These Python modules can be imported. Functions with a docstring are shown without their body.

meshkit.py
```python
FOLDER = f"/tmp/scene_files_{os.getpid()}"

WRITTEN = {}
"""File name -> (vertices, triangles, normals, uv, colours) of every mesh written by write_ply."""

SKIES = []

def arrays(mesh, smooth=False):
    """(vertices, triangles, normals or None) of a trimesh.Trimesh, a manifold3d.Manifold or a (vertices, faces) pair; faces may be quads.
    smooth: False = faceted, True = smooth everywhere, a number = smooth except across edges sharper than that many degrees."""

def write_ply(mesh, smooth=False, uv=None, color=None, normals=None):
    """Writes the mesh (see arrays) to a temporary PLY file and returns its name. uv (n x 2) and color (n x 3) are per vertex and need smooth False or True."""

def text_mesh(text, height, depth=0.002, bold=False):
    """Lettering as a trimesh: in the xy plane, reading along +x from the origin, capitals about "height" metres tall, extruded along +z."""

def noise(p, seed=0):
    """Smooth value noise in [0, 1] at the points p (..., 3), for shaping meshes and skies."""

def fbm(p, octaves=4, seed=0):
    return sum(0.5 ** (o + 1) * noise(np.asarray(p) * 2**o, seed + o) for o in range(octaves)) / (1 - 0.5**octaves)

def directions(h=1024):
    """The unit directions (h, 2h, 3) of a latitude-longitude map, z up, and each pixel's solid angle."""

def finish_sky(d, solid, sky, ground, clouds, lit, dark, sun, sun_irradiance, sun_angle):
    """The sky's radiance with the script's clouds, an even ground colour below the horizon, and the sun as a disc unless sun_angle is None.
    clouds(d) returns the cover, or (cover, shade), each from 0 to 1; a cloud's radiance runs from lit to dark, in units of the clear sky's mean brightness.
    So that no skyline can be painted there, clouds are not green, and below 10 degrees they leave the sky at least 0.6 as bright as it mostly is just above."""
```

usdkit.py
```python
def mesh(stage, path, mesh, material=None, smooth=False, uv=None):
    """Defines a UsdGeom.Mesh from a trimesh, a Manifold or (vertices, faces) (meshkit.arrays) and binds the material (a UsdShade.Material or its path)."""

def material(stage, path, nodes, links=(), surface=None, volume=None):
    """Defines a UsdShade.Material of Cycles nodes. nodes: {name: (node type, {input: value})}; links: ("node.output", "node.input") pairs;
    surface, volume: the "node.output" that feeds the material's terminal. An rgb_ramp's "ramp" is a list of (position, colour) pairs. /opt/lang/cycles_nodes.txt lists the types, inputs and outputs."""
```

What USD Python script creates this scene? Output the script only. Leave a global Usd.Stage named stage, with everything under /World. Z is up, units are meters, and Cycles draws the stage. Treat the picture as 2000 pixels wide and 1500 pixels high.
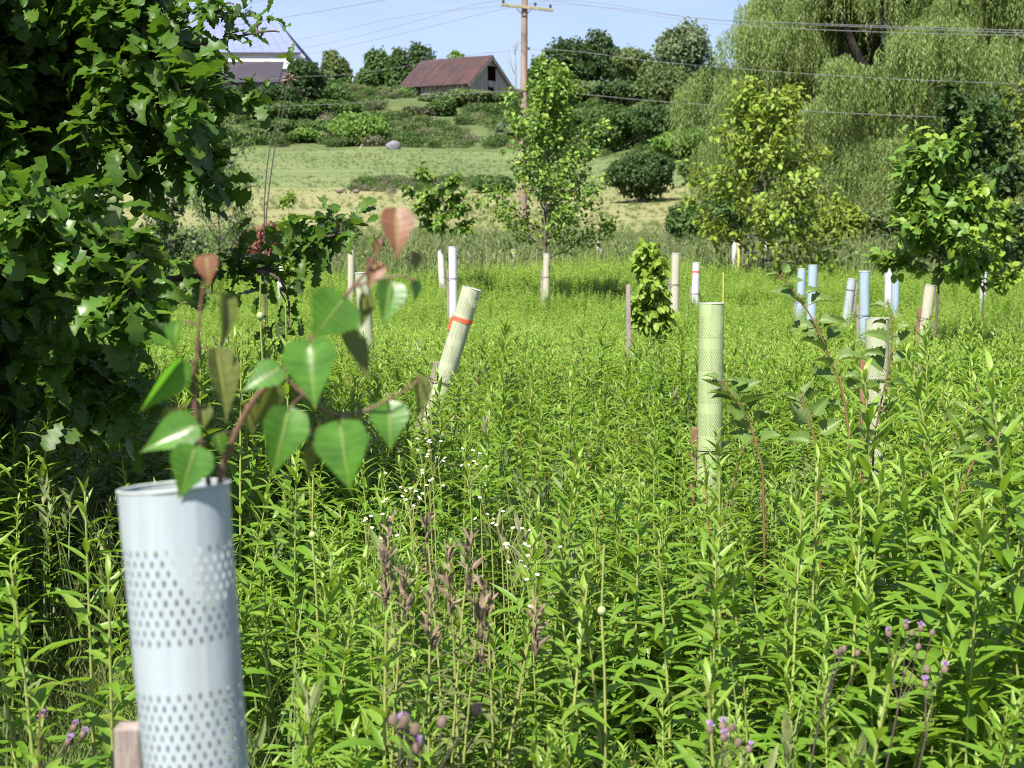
import math
import numpy as np
import trimesh
import usdkit
import meshkit
from scipy.interpolate import PchipInterpolator
from pxr import Usd, UsdGeom, UsdLux, UsdShade, Gf, Sdf, Vt

stage = Usd.Stage.CreateInMemory()
UsdGeom.SetStageUpAxis(stage, "Z")
UsdGeom.SetStageMetersPerUnit(stage, 1.0)
UsdGeom.Xform.Define(stage, "/World")
UsdGeom.Scope.Define(stage, "/World/Looks")

# ------------------------------------------------------------------ camera
FPX = 2778.0                       # focal length in pixels of the 2000 px wide photograph (50 mm on 36 mm)
CAMZ, PITCH = 1.55, math.radians(6.7)
CP, SP = math.cos(PITCH), math.sin(PITCH)
cam = UsdGeom.Camera.Define(stage, "/World/camera")
cam.CreateHorizontalApertureAttr(36.0)
cam.CreateVerticalApertureAttr(27.0)
cam.CreateFocalLengthAttr(50.0)
cam.CreateFStopAttr(8.5)
cam.CreateFocusDistanceAttr(4.9)
cam.CreateClippingRangeAttr((0.05, 5000.0))
cam.CreateExposureAttr(1.45)
cam.AddTranslateOp().Set((0, 0, CAMZ))
cam.AddRotateXOp().Set(90.0 - math.degrees(PITCH))

# ------------------------------------------------------------------ sky and sun
SUN_AZ, SUN_EL = math.radians(26), math.radians(54)          # behind the camera, a little to the left
sun_dir = np.array([-math.sin(SUN_AZ) * math.cos(SUN_EL), -math.cos(SUN_AZ) * math.cos(SUN_EL), math.sin(SUN_EL)])
usdkit.material(stage, "/World/Looks/sky", {
    "tc": ("texture_coordinate", {}),
    "map": ("mapping", {"scale": (1.0, 1.0, 2.6)}),
    "n": ("noise_texture", {"scale": 2.3, "detail": 6, "roughness": 0.6, "distortion": 0.4}),
    "r": ("map_range", {"from_min": 0.40, "from_max": 0.80, "to_min": 0.16, "to_max": 0.55, "clamp": True}),
    "s": ("sky_texture", {"sky_type": "single_scattering", "sun_disc": False, "sun_elevation": SUN_EL,
                          "sun_rotation": math.atan2(sun_dir[0], sun_dir[1]), "air_density": 1.0, "aerosol_density": 1.0, "ozone_density": 3.0}),
    "m": ("mix", {"color2": (7.6, 8.0, 13.2)}),
    "b": ("background_shader", {"strength": 0.051}),
}, [("tc.generated", "map.vector"), ("map.vector", "n.vector"), ("n.fac", "r.value"), ("r.result", "m.fac"), ("s.color", "m.color1"), ("m.color", "b.color")],
    surface="b.background")
dome = UsdLux.DomeLight.Define(stage, "/World/sky")
UsdShade.MaterialBindingAPI.Apply(dome.GetPrim()).Bind(UsdShade.Material.Get(stage, "/World/Looks/sky"))
sun = UsdLux.DistantLight.Define(stage, "/World/sun")
sun.CreateNormalizeAttr(True)
sun.CreateIntensityAttr(1.2)
sun.CreateAngleAttr(0.53)
sun.CreateColorAttr((1.0, 0.95, 0.87))
_x = np.cross([0, 0, 1.0], sun_dir); _x /= np.linalg.norm(_x); _y = np.cross(sun_dir, _x)
_m = Gf.Matrix4d(1.0)
for _i, _a in enumerate((_x, _y, sun_dir)):
    _m.SetRow3(_i, Gf.Vec3d(*map(float, _a)))
sun.AddTransformOp().Set(_m)
for p, k in ((dome, "structure"),):
    p.GetPrim().SetCustomDataByKey("kind", k)

# ------------------------------------------------------------------ helpers
RNG = np.random.default_rng(11)


def P(px, py, Y):
    """The world point that lies Y metres ahead on the line of sight through photograph pixel (px, py)."""
    u, v = (px - 1000) / FPX, (750 - py) / FPX
    t = Y / (CP + v * SP)
    return np.array([u * t, Y, CAMZ + (-SP + v * CP) * t])


def pix(p):
    """Photograph pixel of world points (n, 3)."""
    p = np.atleast_2d(p)
    x, y, z = p[:, 0], p[:, 1], p[:, 2] - CAMZ
    d = y * CP - z * SP
    return 1000 + FPX * x / d, 750 - FPX * (y * SP + z * CP) / d


USED = {}


def path_for(name, parent=None):
    base = parent or "/World"
    n = USED.get((base, name), 0)
    USED[(base, name)] = n + 1
    return f"{base}/{name}" + (f"_{n:03d}" if n else "")


def tag(prim, label=None, cat=None, group=None, kind=None):
    prim = prim.GetPrim() if hasattr(prim, "GetPrim") else prim
    for k, v in (("label", label), ("category", cat), ("group", group), ("kind", kind)):
        if v:
            prim.SetCustomDataByKey(k, v)
    return prim


def thing(name, label, cat, loc=(0, 0, 0), rotz=0.0, group=None, kind=None):
    x = UsdGeom.Xform.Define(stage, path_for(name))
    x.AddTranslateOp().Set(tuple(map(float, loc)))
    if rotz:
        x.AddRotateZOp().Set(float(rotz))
    tag(x, label, cat, group, kind)
    return str(x.GetPath())


def mesh(name, vf, mat, parent=None, smooth=False, tone=None, **kw):
    p = path_for(name, parent)
    m = usdkit.mesh(stage, p, vf, f"/World/Looks/{mat}", smooth=smooth)
    if tone is not None:
        UsdGeom.PrimvarsAPI(m).CreatePrimvar("tone", Sdf.ValueTypeNames.FloatArray, "vertex").Set(Vt.FloatArray.FromNumpy(np.asarray(tone, np.float32)))
    if kw:
        tag(m, **kw)
    return p


class Bag:
    """Collects vertices and triangles (and a tone per vertex) for ONE mesh."""

    def __init__(self):
        self.v, self.f, self.t, self.n = [], [], [], 0

    def add(self, v, f, tone=0.0):
        v, f = np.asarray(v, float).reshape(-1, 3), np.asarray(f, int)
        if f.shape[1] == 4:
            f = np.vstack([f[:, [0, 1, 2]], f[:, [0, 2, 3]]])
        self.v.append(v); self.f.append(f + self.n)
        self.t.append(np.broadcast_to(np.asarray(tone, float), (len(v),)))
        self.n += len(v)
        return self

    def tm(self, m):
        return self.add(m.vertices, m.faces)

    @property
    def vf(self):
        return np.vstack(self.v), np.vstack(self.f)

    @property
    def tone(self):
        return np.concatenate(self.t)


def unit(a):
    a = np.asarray(a, float)
    return a / (np.linalg.norm(a, axis=-1, keepdims=True) + 1e-12)


def frames(d, n):
    """Rotation matrices (k,3,3) whose x axis is d and whose z axis is as near n as can be."""
    d = unit(np.atleast_2d(d)); n = np.broadcast_to(np.atleast_2d(n), d.shape)
    y = unit(np.cross(n, d)); z = np.cross(d, y)
    return np.stack([d, y, z], -1)


def place(vf, R, t, s):
    """Copies of (v, f) under rotations R, translations t and scales s, as one (V, F)."""
    v, f = vf
    k = len(t)
    s = np.broadcast_to(np.asarray(s, float), (k,))
    V = np.einsum("kij,nj->kni", R, v) * s[:, None, None] + np.asarray(t)[:, None]
    F = f[None] + (np.arange(k) * len(v))[:, None, None]
    return V.reshape(-1, 3), F.reshape(-1, 3)


def leaf(t, hw, fold=0.3, curl=0.4, cols=1, wave=0.0, seed=0):
    """A leaf of length 1 along +x: stations t, half widths hw, folded along the midrib and curling down by the angle curl."""
    t, hw = np.asarray(t, float), np.maximum(np.asarray(hw, float), 0.004)
    s = np.linspace(-1, 1, 2 * cols + 1)
    a = -curl * t ** 1.3
    dt = np.diff(t, prepend=0)
    x, z = np.cumsum(np.cos(a) * dt), np.cumsum(np.sin(a) * dt)
    r = np.random.default_rng(seed)
    w = wave * r.normal(size=(len(t), len(s)))
    nx, nz = -np.sin(a), np.cos(a)
    lift = np.abs(s)[None] * hw[:, None] * math.sin(fold) + w * np.abs(s)[None]
    v = np.stack([x[:, None] + nx[:, None] * lift, np.broadcast_to(s[None] * hw[:, None] * math.cos(fold), lift.shape), z[:, None] + nz[:, None] * lift], -1)
    c = len(s)
    i, j = np.meshgrid(np.arange(len(t) - 1), np.arange(c - 1), indexing="ij")
    q = np.stack([i * c + j, (i + 1) * c + j, (i + 1) * c + j + 1, i * c + j + 1], -1).reshape(-1, 4)
    return v.reshape(-1, 3), np.vstack([q[:, [0, 1, 2]], q[:, [0, 2, 3]]])


def tube(points, radii, sides=6, cap=True):
    p = np.asarray(points, float)
    t = unit(np.gradient(p, axis=0))
    a = np.zeros_like(p); ref = np.array([0, 0, 1.0]) if abs(t[0, 2]) < 0.9 else np.array([1.0, 0, 0])
    for k in range(len(p)):
        ref = unit(ref - t[k] * (ref @ t[k])); a[k] = ref
    b, ang = np.cross(t, a), np.arange(sides) * 2 * np.pi / sides
    v = p[:, None] + np.broadcast_to(radii, (len(p),))[:, None, None] * (np.cos(ang)[None, :, None] * a[:, None] + np.sin(ang)[None, :, None] * b[:, None])
    i, j = np.meshgrid(np.arange(len(p) - 1), np.arange(sides), indexing="ij")
    q = np.stack([i * sides + j, i * sides + (j + 1) % sides, (i + 1) * sides + (j + 1) % sides, (i + 1) * sides + j], -1).reshape(-1, 4)
    f = np.vstack([q[:, [0, 1, 2]], q[:, [0, 2, 3]]])
    v = v.reshape(-1, 3)
    if cap:
        n = len(v); v = np.vstack([v, p[-1:], p[:1]]); k = (len(p) - 1) * sides; j = np.arange(sides)
        f = np.vstack([f, np.stack([k + j, k + (j + 1) % sides, np.full(sides, n)], 1), np.stack([(j + 1) % sides, j, np.full(sides, n + 1)], 1)])
    return v, f


def bezier(pts, n=12):
    """A smooth curve through the points."""
    pts = np.asarray(pts, float)
    if len(pts) == 2:
        return pts[0] + np.linspace(0, 1, n)[:, None] * (pts[1] - pts[0])
    return PchipInterpolator(np.linspace(0, 1, len(pts)), pts)(np.linspace(0, 1, n))


def box(size, centre=(0, 0, 0), bevel=0.0):
    """A box with its long edges chamfered."""
    sx, sy, sz = np.asarray(size, float) / 2
    if bevel <= 0:
        m = trimesh.creation.box(size)
        return np.array(m.vertices) + centre, np.array(m.faces)
    b = bevel
    pts = [(x * (sx - (b if k != 0 else 0)), y * (sy - (b if k != 1 else 0)), z * (sz - (b if k != 2 else 0)))
           for x in (-1, 1) for y in (-1, 1) for z in (-1, 1) for k in range(3)]
    h = trimesh.PointCloud(pts).convex_hull
    return np.array(h.vertices) + centre, np.array(h.faces)


def quats(R):
    """Quaternions (w, x, y, z) of rotation matrices (k,3,3)."""
    from scipy.spatial.transform import Rotation
    q = Rotation.from_matrix(R).as_quat()
    return q[:, [3, 0, 1, 2]]


def yaw_tilt(yaw, tx, ty):
    from scipy.spatial.transform import Rotation
    return (Rotation.from_euler("xy", np.stack([tx, ty], 1)) * Rotation.from_euler("z", yaw)).as_matrix()


def scatter(prim_path, protos, idx, pos, R, scale, **kw):
    """A PointInstancer whose prototypes are class prims."""
    pi = UsdGeom.PointInstancer.Define(stage, prim_path)
    rel = pi.CreatePrototypesRel()
    for i, c in enumerate(protos):
        x = UsdGeom.Xform.Define(stage, f"{prim_path}/source_{i:03d}")
        x.GetPrim().GetReferences().AddInternalReference(c)
        rel.AddTarget(x.GetPath())
    pi.CreateProtoIndicesAttr(Vt.IntArray.FromNumpy(np.asarray(idx, np.int32)))
    pi.CreatePositionsAttr(Vt.Vec3fArray.FromNumpy(np.asarray(pos, np.float32)))
    pi.CreateOrientationsAttr(Vt.QuathArray([Gf.Quath(*map(float, q)) for q in quats(R)]))
    s = np.asarray(scale, np.float32)
    pi.CreateScalesAttr(Vt.Vec3fArray.FromNumpy(np.repeat(s[:, None], 3, 1) if s.ndim == 1 else s))
    tag(pi, **kw)
    return pi


stage.CreateClassPrim("/World/Prototypes")


def proto(name):
    p = path_for(name, "/World/Prototypes")
    UsdGeom.Xform.Define(stage, p)
    return p


def copy_of(cls, name, loc, R=None, scale=1.0, label=None, cat=None, group=None):
    """A top-level Xform that references a class prim with its parts."""
    x = UsdGeom.Xform.Define(stage, path_for(name))
    x.GetPrim().GetReferences().AddInternalReference(cls)
    x.GetPrim().SetInstanceable(True)
    m = Gf.Matrix4d(1.0)
    A = (np.eye(3) if R is None else R) * scale
    for i in range(3):
        m.SetRow3(i, Gf.Vec3d(*map(float, A[:, i])))
    m.SetTranslateOnly(Gf.Vec3d(*map(float, loc)))
    x.AddTransformOp().Set(m)
    tag(x, label, cat, group)
    return x


# ------------------------------------------------------------------ materials
ALB = 0.77        # all surface colours below are given relative to this


def dim(c):
    return tuple(np.array(c, float) * ALB)


def plain(name, col, rough=0.6, spec=0.4, var=0.25, scale=6.0, bump=0.0, bscale=30.0, metallic=0.0, stretch=(1, 1, 1), coords="tc.object", col2=None):
    c = np.array(col, float) * ALB; d = np.array(col2, float) * ALB if col2 is not None else c * (1 - var)
    nodes = {"tc": ("texture_coordinate", {}), "g": ("geometry", {}), "mp": ("mapping", {"scale": stretch}),
             "n": ("noise_texture", {"scale": scale, "detail": 5, "roughness": 0.6}),
             "r": ("rgb_ramp", {"ramp": [(0.3, d), (0.7, np.minimum(c * (1 + var * 0.5), 1))]}),
             "p": ("principled_bsdf", {"roughness": rough, "specular_ior_level": spec, "metallic": metallic})}
    links = [(coords, "mp.vector"), ("mp.vector", "n.vector"), ("n.fac", "r.fac"), ("r.color", "p.base_color")]
    if bump:
        nodes["n2"] = ("noise_texture", {"scale": bscale, "detail": 4, "roughness": 0.6})
        nodes["b"] = ("bump", {"strength": bump, "distance": 0.02})
        links += [("mp.vector", "n2.vector"), ("n2.fac", "b.height"), ("b.normal", "p.normal")]
    usdkit.material(stage, f"/World/Looks/{name}", nodes, links, surface="p.BSDF")


def foliage(name, ramp, trans=(0.2, 0.35, 0.04), tfac=0.3, rough=0.45, spec=0.35, back=None, tone=None, obj=0.25, veins=None):
    """Leaves: a colour per leaf from the ramp, light through the blade; back = colour of a really paler underside; tone = colour of young (tone 1) growth."""
    ramp, trans = [(p_, dim(c_)) for p_, c_ in ramp], dim(trans)
    back, tone = (dim(back) if back is not None else None), (dim(tone) if tone is not None else None)
    nodes = {"g": ("geometry", {}), "o": ("object_info", {}), "r": ("rgb_ramp", {"ramp": ramp}),
             "mx": ("mix", {"mix_type": "mix", "fac": obj}), "oc": ("rgb_ramp", {"ramp": ramp}),
             "p": ("principled_bsdf", {"roughness": rough, "specular_ior_level": spec}),
             "t": ("translucent_bsdf", {}), "tm": ("mix", {"mix_type": "multiply", "fac": 1.0, "color2": (1, 1, 1)}), "m": ("mix_closure", {"fac": tfac})}
    links = [("g.random_per_island", "r.fac"), ("o.random", "oc.fac"), ("r.color", "mx.color1"), ("oc.color", "mx.color2")]
    col = "mx.color"
    if tone is not None:
        nodes["at"] = ("attribute", {"attribute": "tone"}); nodes["tx"] = ("mix", {"color2": tone})
        links += [("at.fac", "tx.fac"), (col, "tx.color1")]; col = "tx.color"
    if veins:
        nodes["tc"] = ("texture_coordinate", {}); nodes["vn"] = ("noise_texture", {"scale": veins, "detail": 3})
        nodes["vr"] = ("map_range", {"from_min": 0.3, "from_max": 0.7, "to_min": 0.72, "to_max": 1.2})
        nodes["vm"] = ("mix", {"mix_type": "multiply", "fac": 1.0})
        links += [("tc.object", "vn.vector"), ("vn.fac", "vr.value"), ("vr.result", "vm.color2"), (col, "vm.color1")]; col = "vm.color"
    if back is not None:
        nodes["bk"] = ("mix", {"color2": back}); links += [("g.backfacing", "bk.fac"), (col, "bk.color1")]
        base = "bk.color"
    else:
        base = col
    # light through the blade is brighter and yellower than what it reflects
    nodes["tm"] = ("mix", {"mix_type": "mix", "fac": 0.6, "color2": trans})
    links += [(col, "tm.color1"), (base, "p.base_color"), ("tm.color", "t.color"), ("p.BSDF", "m.closure1"), ("t.BSDF", "m.closure2")]
    usdkit.material(stage, f"/World/Looks/{name}", nodes, links, surface="m.closure")


foliage("goldenrod_leaf", [(0, (0.118, 0.24, 0.020)), (0.45, (0.175, 0.325, 0.028)), (0.85, (0.24, 0.385, 0.042)), (0.97, (0.34, 0.38, 0.09)), (1, (0.32, 0.26, 0.10))],
        trans=(0.46, 0.70, 0.04), tfac=0.38, rough=0.42, spec=0.35, tone=(0.30, 0.45, 0.07), obj=0.35)
foliage("goldenrod_far_leaf", [(0, (0.15, 0.29, 0.03)), (0.5, (0.215, 0.375, 0.042)), (0.9, (0.30, 0.44, 0.06)), (1, (0.40, 0.42, 0.13))],
        trans=(0.48, 0.72, 0.055), tfac=0.34, rough=0.5, spec=0.3, tone=(0.34, 0.50, 0.08), obj=0.4)
foliage("dry_leaf", [(0, (0.15, 0.20, 0.05)), (0.6, (0.22, 0.24, 0.07)), (0.85, (0.28, 0.20, 0.09)), (1, (0.30, 0.19, 0.11))], trans=(0.35, 0.35, 0.08), tfac=0.28, rough=0.6, tone=(0.28, 0.38, 0.08))
foliage("wilted_leaf", [(0, (0.12, 0.15, 0.04)), (0.5, (0.17, 0.18, 0.06)), (1, (0.14, 0.20, 0.05))], trans=(0.25, 0.25, 0.08), tfac=0.2, rough=0.6, tone=(0.16, 0.085, 0.075))
foliage("oak_leaf", [(0, (0.055, 0.120, 0.012)), (0.5, (0.08, 0.170, 0.018)), (0.9, (0.11, 0.21, 0.025)), (1, (0.19, 0.24, 0.035))],
        trans=(0.24, 0.48, 0.025), tfac=0.30, rough=0.46, spec=0.26, back=(0.10, 0.15, 0.06), veins=14)
foliage("oak_young_leaf", [(0, (0.08, 0.18, 0.02)), (1, (0.16, 0.25, 0.04))], trans=(0.35, 0.5, 0.06), tfac=0.3, rough=0.35, back=(0.30, 0.36, 0.2))
foliage("birch_leaf", [(0, (0.09, 0.24, 0.02)), (1, (0.13, 0.30, 0.03))], trans=(0.26, 0.72, 0.03), tfac=0.48, rough=0.31, spec=0.7, back=(0.13, 0.24, 0.06), veins=60, tone=(0.20, 0.34, 0.09))
foliage("birch_olive_leaf", [(0, (0.13, 0.16, 0.03)), (1, (0.17, 0.19, 0.04))], trans=(0.30, 0.34, 0.05), tfac=0.35, rough=0.45, veins=60, tone=(0.24, 0.26, 0.09))
foliage("birch_red_leaf", [(0, (0.22, 0.10, 0.05)), (1, (0.28, 0.12, 0.07))], trans=(0.36, 0.17, 0.05), tfac=0.25, rough=0.4, veins=60, tone=(0.34, 0.20, 0.12))
foliage("ninebark_leaf", [(0, (0.12, 0.20, 0.04)), (1, (0.18, 0.27, 0.06))], trans=(0.26, 0.42, 0.05), tfac=0.25, rough=0.5, back=(0.17, 0.24, 0.08))
foliage("tall_grass_blade", [(0, (0.14, 0.21, 0.055)), (0.5, (0.20, 0.26, 0.08)), (0.8, (0.29, 0.29, 0.13)), (1, (0.40, 0.33, 0.23))], trans=(0.3, 0.38, 0.1), tfac=0.25, rough=0.6, obj=0.5)
foliage("short_grass_blade", [(0, (0.09, 0.15, 0.025)), (0.6, (0.16, 0.21, 0.05)), (1, (0.34, 0.29, 0.13))], trans=(0.28, 0.42, 0.06), tfac=0.25, rough=0.6)
FOL = {  # the greens of the trees behind
    "dark_green": ((0.038, 0.080, 0.018), (0.07, 0.13, 0.028), (0.16, 0.29, 0.04)),
    "mid_green": ((0.06, 0.12, 0.022), (0.1, 0.18, 0.035), (0.22, 0.36, 0.05)),
    "bright_green": ((0.12, 0.235, 0.032), (0.19, 0.3, 0.055), (0.34, 0.52, 0.07)),
    "olive_green": ((0.1, 0.15, 0.04), (0.18, 0.22, 0.065), (0.3, 0.38, 0.08)),
    "silver_green": ((0.14, 0.2, 0.09), (0.25, 0.31, 0.16), (0.32, 0.4, 0.18)),
    "brown_green": ((0.075, 0.085, 0.035), (0.12, 0.12, 0.06), (0.2, 0.22, 0.07)),
    "yellow_green": ((0.19, 0.27, 0.03), (0.44, 0.42, 0.045), (0.52, 0.56, 0.07)),
    "lime_green": ((0.2, 0.32, 0.035), (0.36, 0.45, 0.06), (0.5, 0.62, 0.07)),
    "willow_green": ((0.17, 0.25, 0.062), (0.36, 0.435, 0.14), (0.45, 0.55, 0.11)),
    "red_leaf": ((0.22, 0.07, 0.045), (0.34, 0.12, 0.09), (0.4, 0.15, 0.08)),
    "rusty_green": ((0.05, 0.10, 0.018), (0.17, 0.13, 0.04), (0.2, 0.28, 0.05)),
    "mauve_weed": ((0.15, 0.16, 0.08), (0.30, 0.25, 0.20), (0.3, 0.3, 0.15)),
}
for k, (a, b, t) in FOL.items():
    foliage("leaf_" + k, [(0, a), (0.6, (np.array(a) + b) / 2), (1, b)], trans=t, tfac=0.28, rough=0.5, spec=0.3)
plain("goldenrod_stem", (0.30, 0.34, 0.09), rough=0.55, var=0.3, scale=9)
plain("red_stem", (0.22, 0.125, 0.06), rough=0.5, var=0.3, scale=20)
plain("birch_stem", (0.16, 0.085, 0.055), rough=0.5, var=0.35, scale=40)
plain("twig", (0.085, 0.065, 0.05), rough=0.8, var=0.4, scale=20)
plain("bark", (0.13, 0.105, 0.085), rough=0.9, var=0.5, scale=9, bump=0.6, bscale=20, stretch=(1, 1, 0.25))
plain("dark_bark", (0.045, 0.038, 0.03), rough=0.95, var=0.4, scale=6)
plain("dead_wood", (0.34, 0.30, 0.26), rough=0.9, var=0.4, scale=8)
plain("weathered_stake", (0.33, 0.27, 0.24), rough=0.9, var=0.45, scale=14, bump=0.5, bscale=40, stretch=(3, 3, 0.35))
plain("brown_stake", (0.27, 0.14, 0.09), rough=0.85, var=0.4, scale=14, bump=0.5, bscale=40, stretch=(3, 3, 0.35))
plain("pole_wood", (0.31, 0.225, 0.185), rough=0.9, var=0.4, scale=1.4, bump=0.4, bscale=8, stretch=(2, 2, 0.4))
plain("crossarm_wood", (0.30, 0.28, 0.17), rough=0.9, var=0.35, scale=2)
plain("insulator", (0.07, 0.05, 0.045), rough=0.25, spec=0.5, var=0.1)
plain("wire", (0.22, 0.22, 0.23), rough=0.5, var=0.1)
plain("black_plastic", (0.012, 0.012, 0.014), rough=0.45, var=0.1)
plain("orange_tape", (0.85, 0.13, 0.06), rough=0.5, var=0.12, scale=20)
plain("yellow_paint", (0.75, 0.62, 0.12), rough=0.6, var=0.2)
plain("grey_boulder", (0.20, 0.19, 0.22), rough=0.9, var=0.35, scale=2, bump=0.5, bscale=4)
plain("white_petal", (0.80, 0.80, 0.78), rough=0.7, var=0.05)
plain("yellow_centre", (0.65, 0.45, 0.06), rough=0.7, var=0.1)
plain("purple_floret", (0.46, 0.28, 0.55), rough=0.7, var=0.3, scale=60)
plain("thistle_bract", (0.20, 0.14, 0.105), rough=0.8, var=0.4, scale=90)
plain("withered", (0.27, 0.20, 0.13), rough=0.85, var=0.5, scale=60)
plain("gall_skin", (0.34, 0.42, 0.16), rough=0.5, var=0.2, scale=30)
plain("goose_feather", (0.16, 0.13, 0.10), rough=0.8, var=0.5, scale=9)
plain("goose_black", (0.02, 0.02, 0.02), rough=0.7, var=0.1)
plain("barn_board", (0.30, 0.26, 0.23), rough=0.95, var=0.45, scale=1.6, stretch=(2, 2, 0.3))
plain("barn_board_pale", (0.44, 0.40, 0.36), rough=0.95, var=0.4, scale=1.6, stretch=(2, 2, 0.3))
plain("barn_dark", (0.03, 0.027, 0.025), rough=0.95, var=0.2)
plain("rusty_roof", (0.072, 0.034, 0.029), rough=0.7, spec=0.2, var=0.5, scale=0.6, col2=(0.042, 0.030, 0.034), stretch=(1, 1, 1))
plain("browned_roof", (0.060, 0.036, 0.032), rough=0.75, spec=0.2, var=0.5, scale=0.7, col2=(0.040, 0.030, 0.034))
plain("metal_roof", (0.17, 0.20, 0.35), rough=0.45, spec=0.4, var=0.08, scale=0.3)
plain("shingle_roof", (0.042, 0.036, 0.048), rough=0.85, var=0.3, scale=0.8)
plain("white_siding", (0.80, 0.80, 0.80), rough=0.6, var=0.05)


def plastic(name, col, sub=0.15, rough=0.38, grime=(0.35, 0.36, 0.28)):
    """Tree guard plastic: a thin wall that lets some light through, dusty in streaks."""
    c = np.array(col) * ALB
    usdkit.material(stage, f"/World/Looks/{name}", {
        "tc": ("texture_coordinate", {}), "mp": ("mapping", {"scale": (30, 30, 3)}), "n": ("noise_texture", {"scale": 1.2, "detail": 5, "roughness": 0.65}),
        "r": ("map_range", {"from_min": 0.42, "from_max": 0.75, "to_min": 0.0, "to_max": 0.6, "clamp": True}),
        "mx": ("mix", {"color1": c, "color2": np.array(grime) * 0.36 + c * 0.3}),
        "n2": ("noise_texture", {"scale": 25, "detail": 3}), "b": ("bump", {"strength": 0.12, "distance": 0.004}),
        "p": ("principled_bsdf", {"roughness": rough, "specular_ior_level": 0.45}), "t": ("translucent_bsdf", {"color": np.minimum(c * 1.1, 0.9)}), "m": ("mix_closure", {"fac": sub})},
        [("tc.object", "mp.vector"), ("mp.vector", "n.vector"), ("n.fac", "r.value"), ("r.result", "mx.fac"), ("mx.color", "p.base_color"),
         ("tc.object", "n2.vector"), ("n2.fac", "b.height"), ("b.normal", "p.normal"), ("p.BSDF", "m.closure1"), ("t.BSDF", "m.closure2")], surface="m.closure")


plastic("guard_blue", (0.44, 0.505, 0.535))
plastic("guard_sky", (0.40, 0.52, 0.62))
plastic("guard_green", (0.46, 0.56, 0.28))
plastic("guard_pale_green", (0.52, 0.56, 0.38))
plastic("guard_tan", (0.55, 0.53, 0.40))
plastic("guard_white", (0.74, 0.72, 0.79))
plastic("guard_cream", (0.78, 0.70, 0.66))
plastic("guard_rim", (0.62, 0.66, 0.65))


def ground_mat(name, ramp, s1=0.6, s2=9.0, bump=0.6, stripes=None, dist=0.05):
    ramp = [(p_, dim(c_)) for p_, c_ in ramp]
    nodes = {"g": ("geometry", {}), "n": ("noise_texture", {"scale": s1, "detail": 6, "roughness": 0.65}), "n2": ("noise_texture", {"scale": s2, "detail": 5, "roughness": 0.7}),
             "a": ("mix_float", {"fac": 0.45}), "r": ("rgb_ramp", {"ramp": ramp}), "b": ("bump", {"strength": bump, "distance": dist}),
             "p": ("principled_bsdf", {"roughness": 0.95, "specular_ior_level": 0.15})}
    links = [("g.position", "n.vector"), ("g.position", "n2.vector"), ("n.fac", "a.a"), ("n2.fac", "a.b"), ("n2.fac", "b.height"), ("b.normal", "p.normal"), ("r.color", "p.base_color")]
    if stripes:
        nodes["mp"] = ("mapping", {"rotation": (0, 0, stripes[1]), "scale": (0.25, 1, 0.0)})
        nodes["w"] = ("wave_texture", {"wave_type": "bands", "bands_direction": "y", "scale": stripes[0], "distortion": 7.0, "detail": 3, "detail_scale": 0.4})
        nodes["a2"] = ("mix_float", {"fac": 0.09})
        links += [("g.position", "mp.vector"), ("mp.vector", "w.vector"), ("a.result", "a2.a"), ("w.fac", "a2.b"), ("a2.result", "r.fac")]
    else:
        links += [("a.result", "r.fac")]
    usdkit.material(stage, f"/World/Looks/{name}", nodes, links, surface="p.BSDF")


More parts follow.
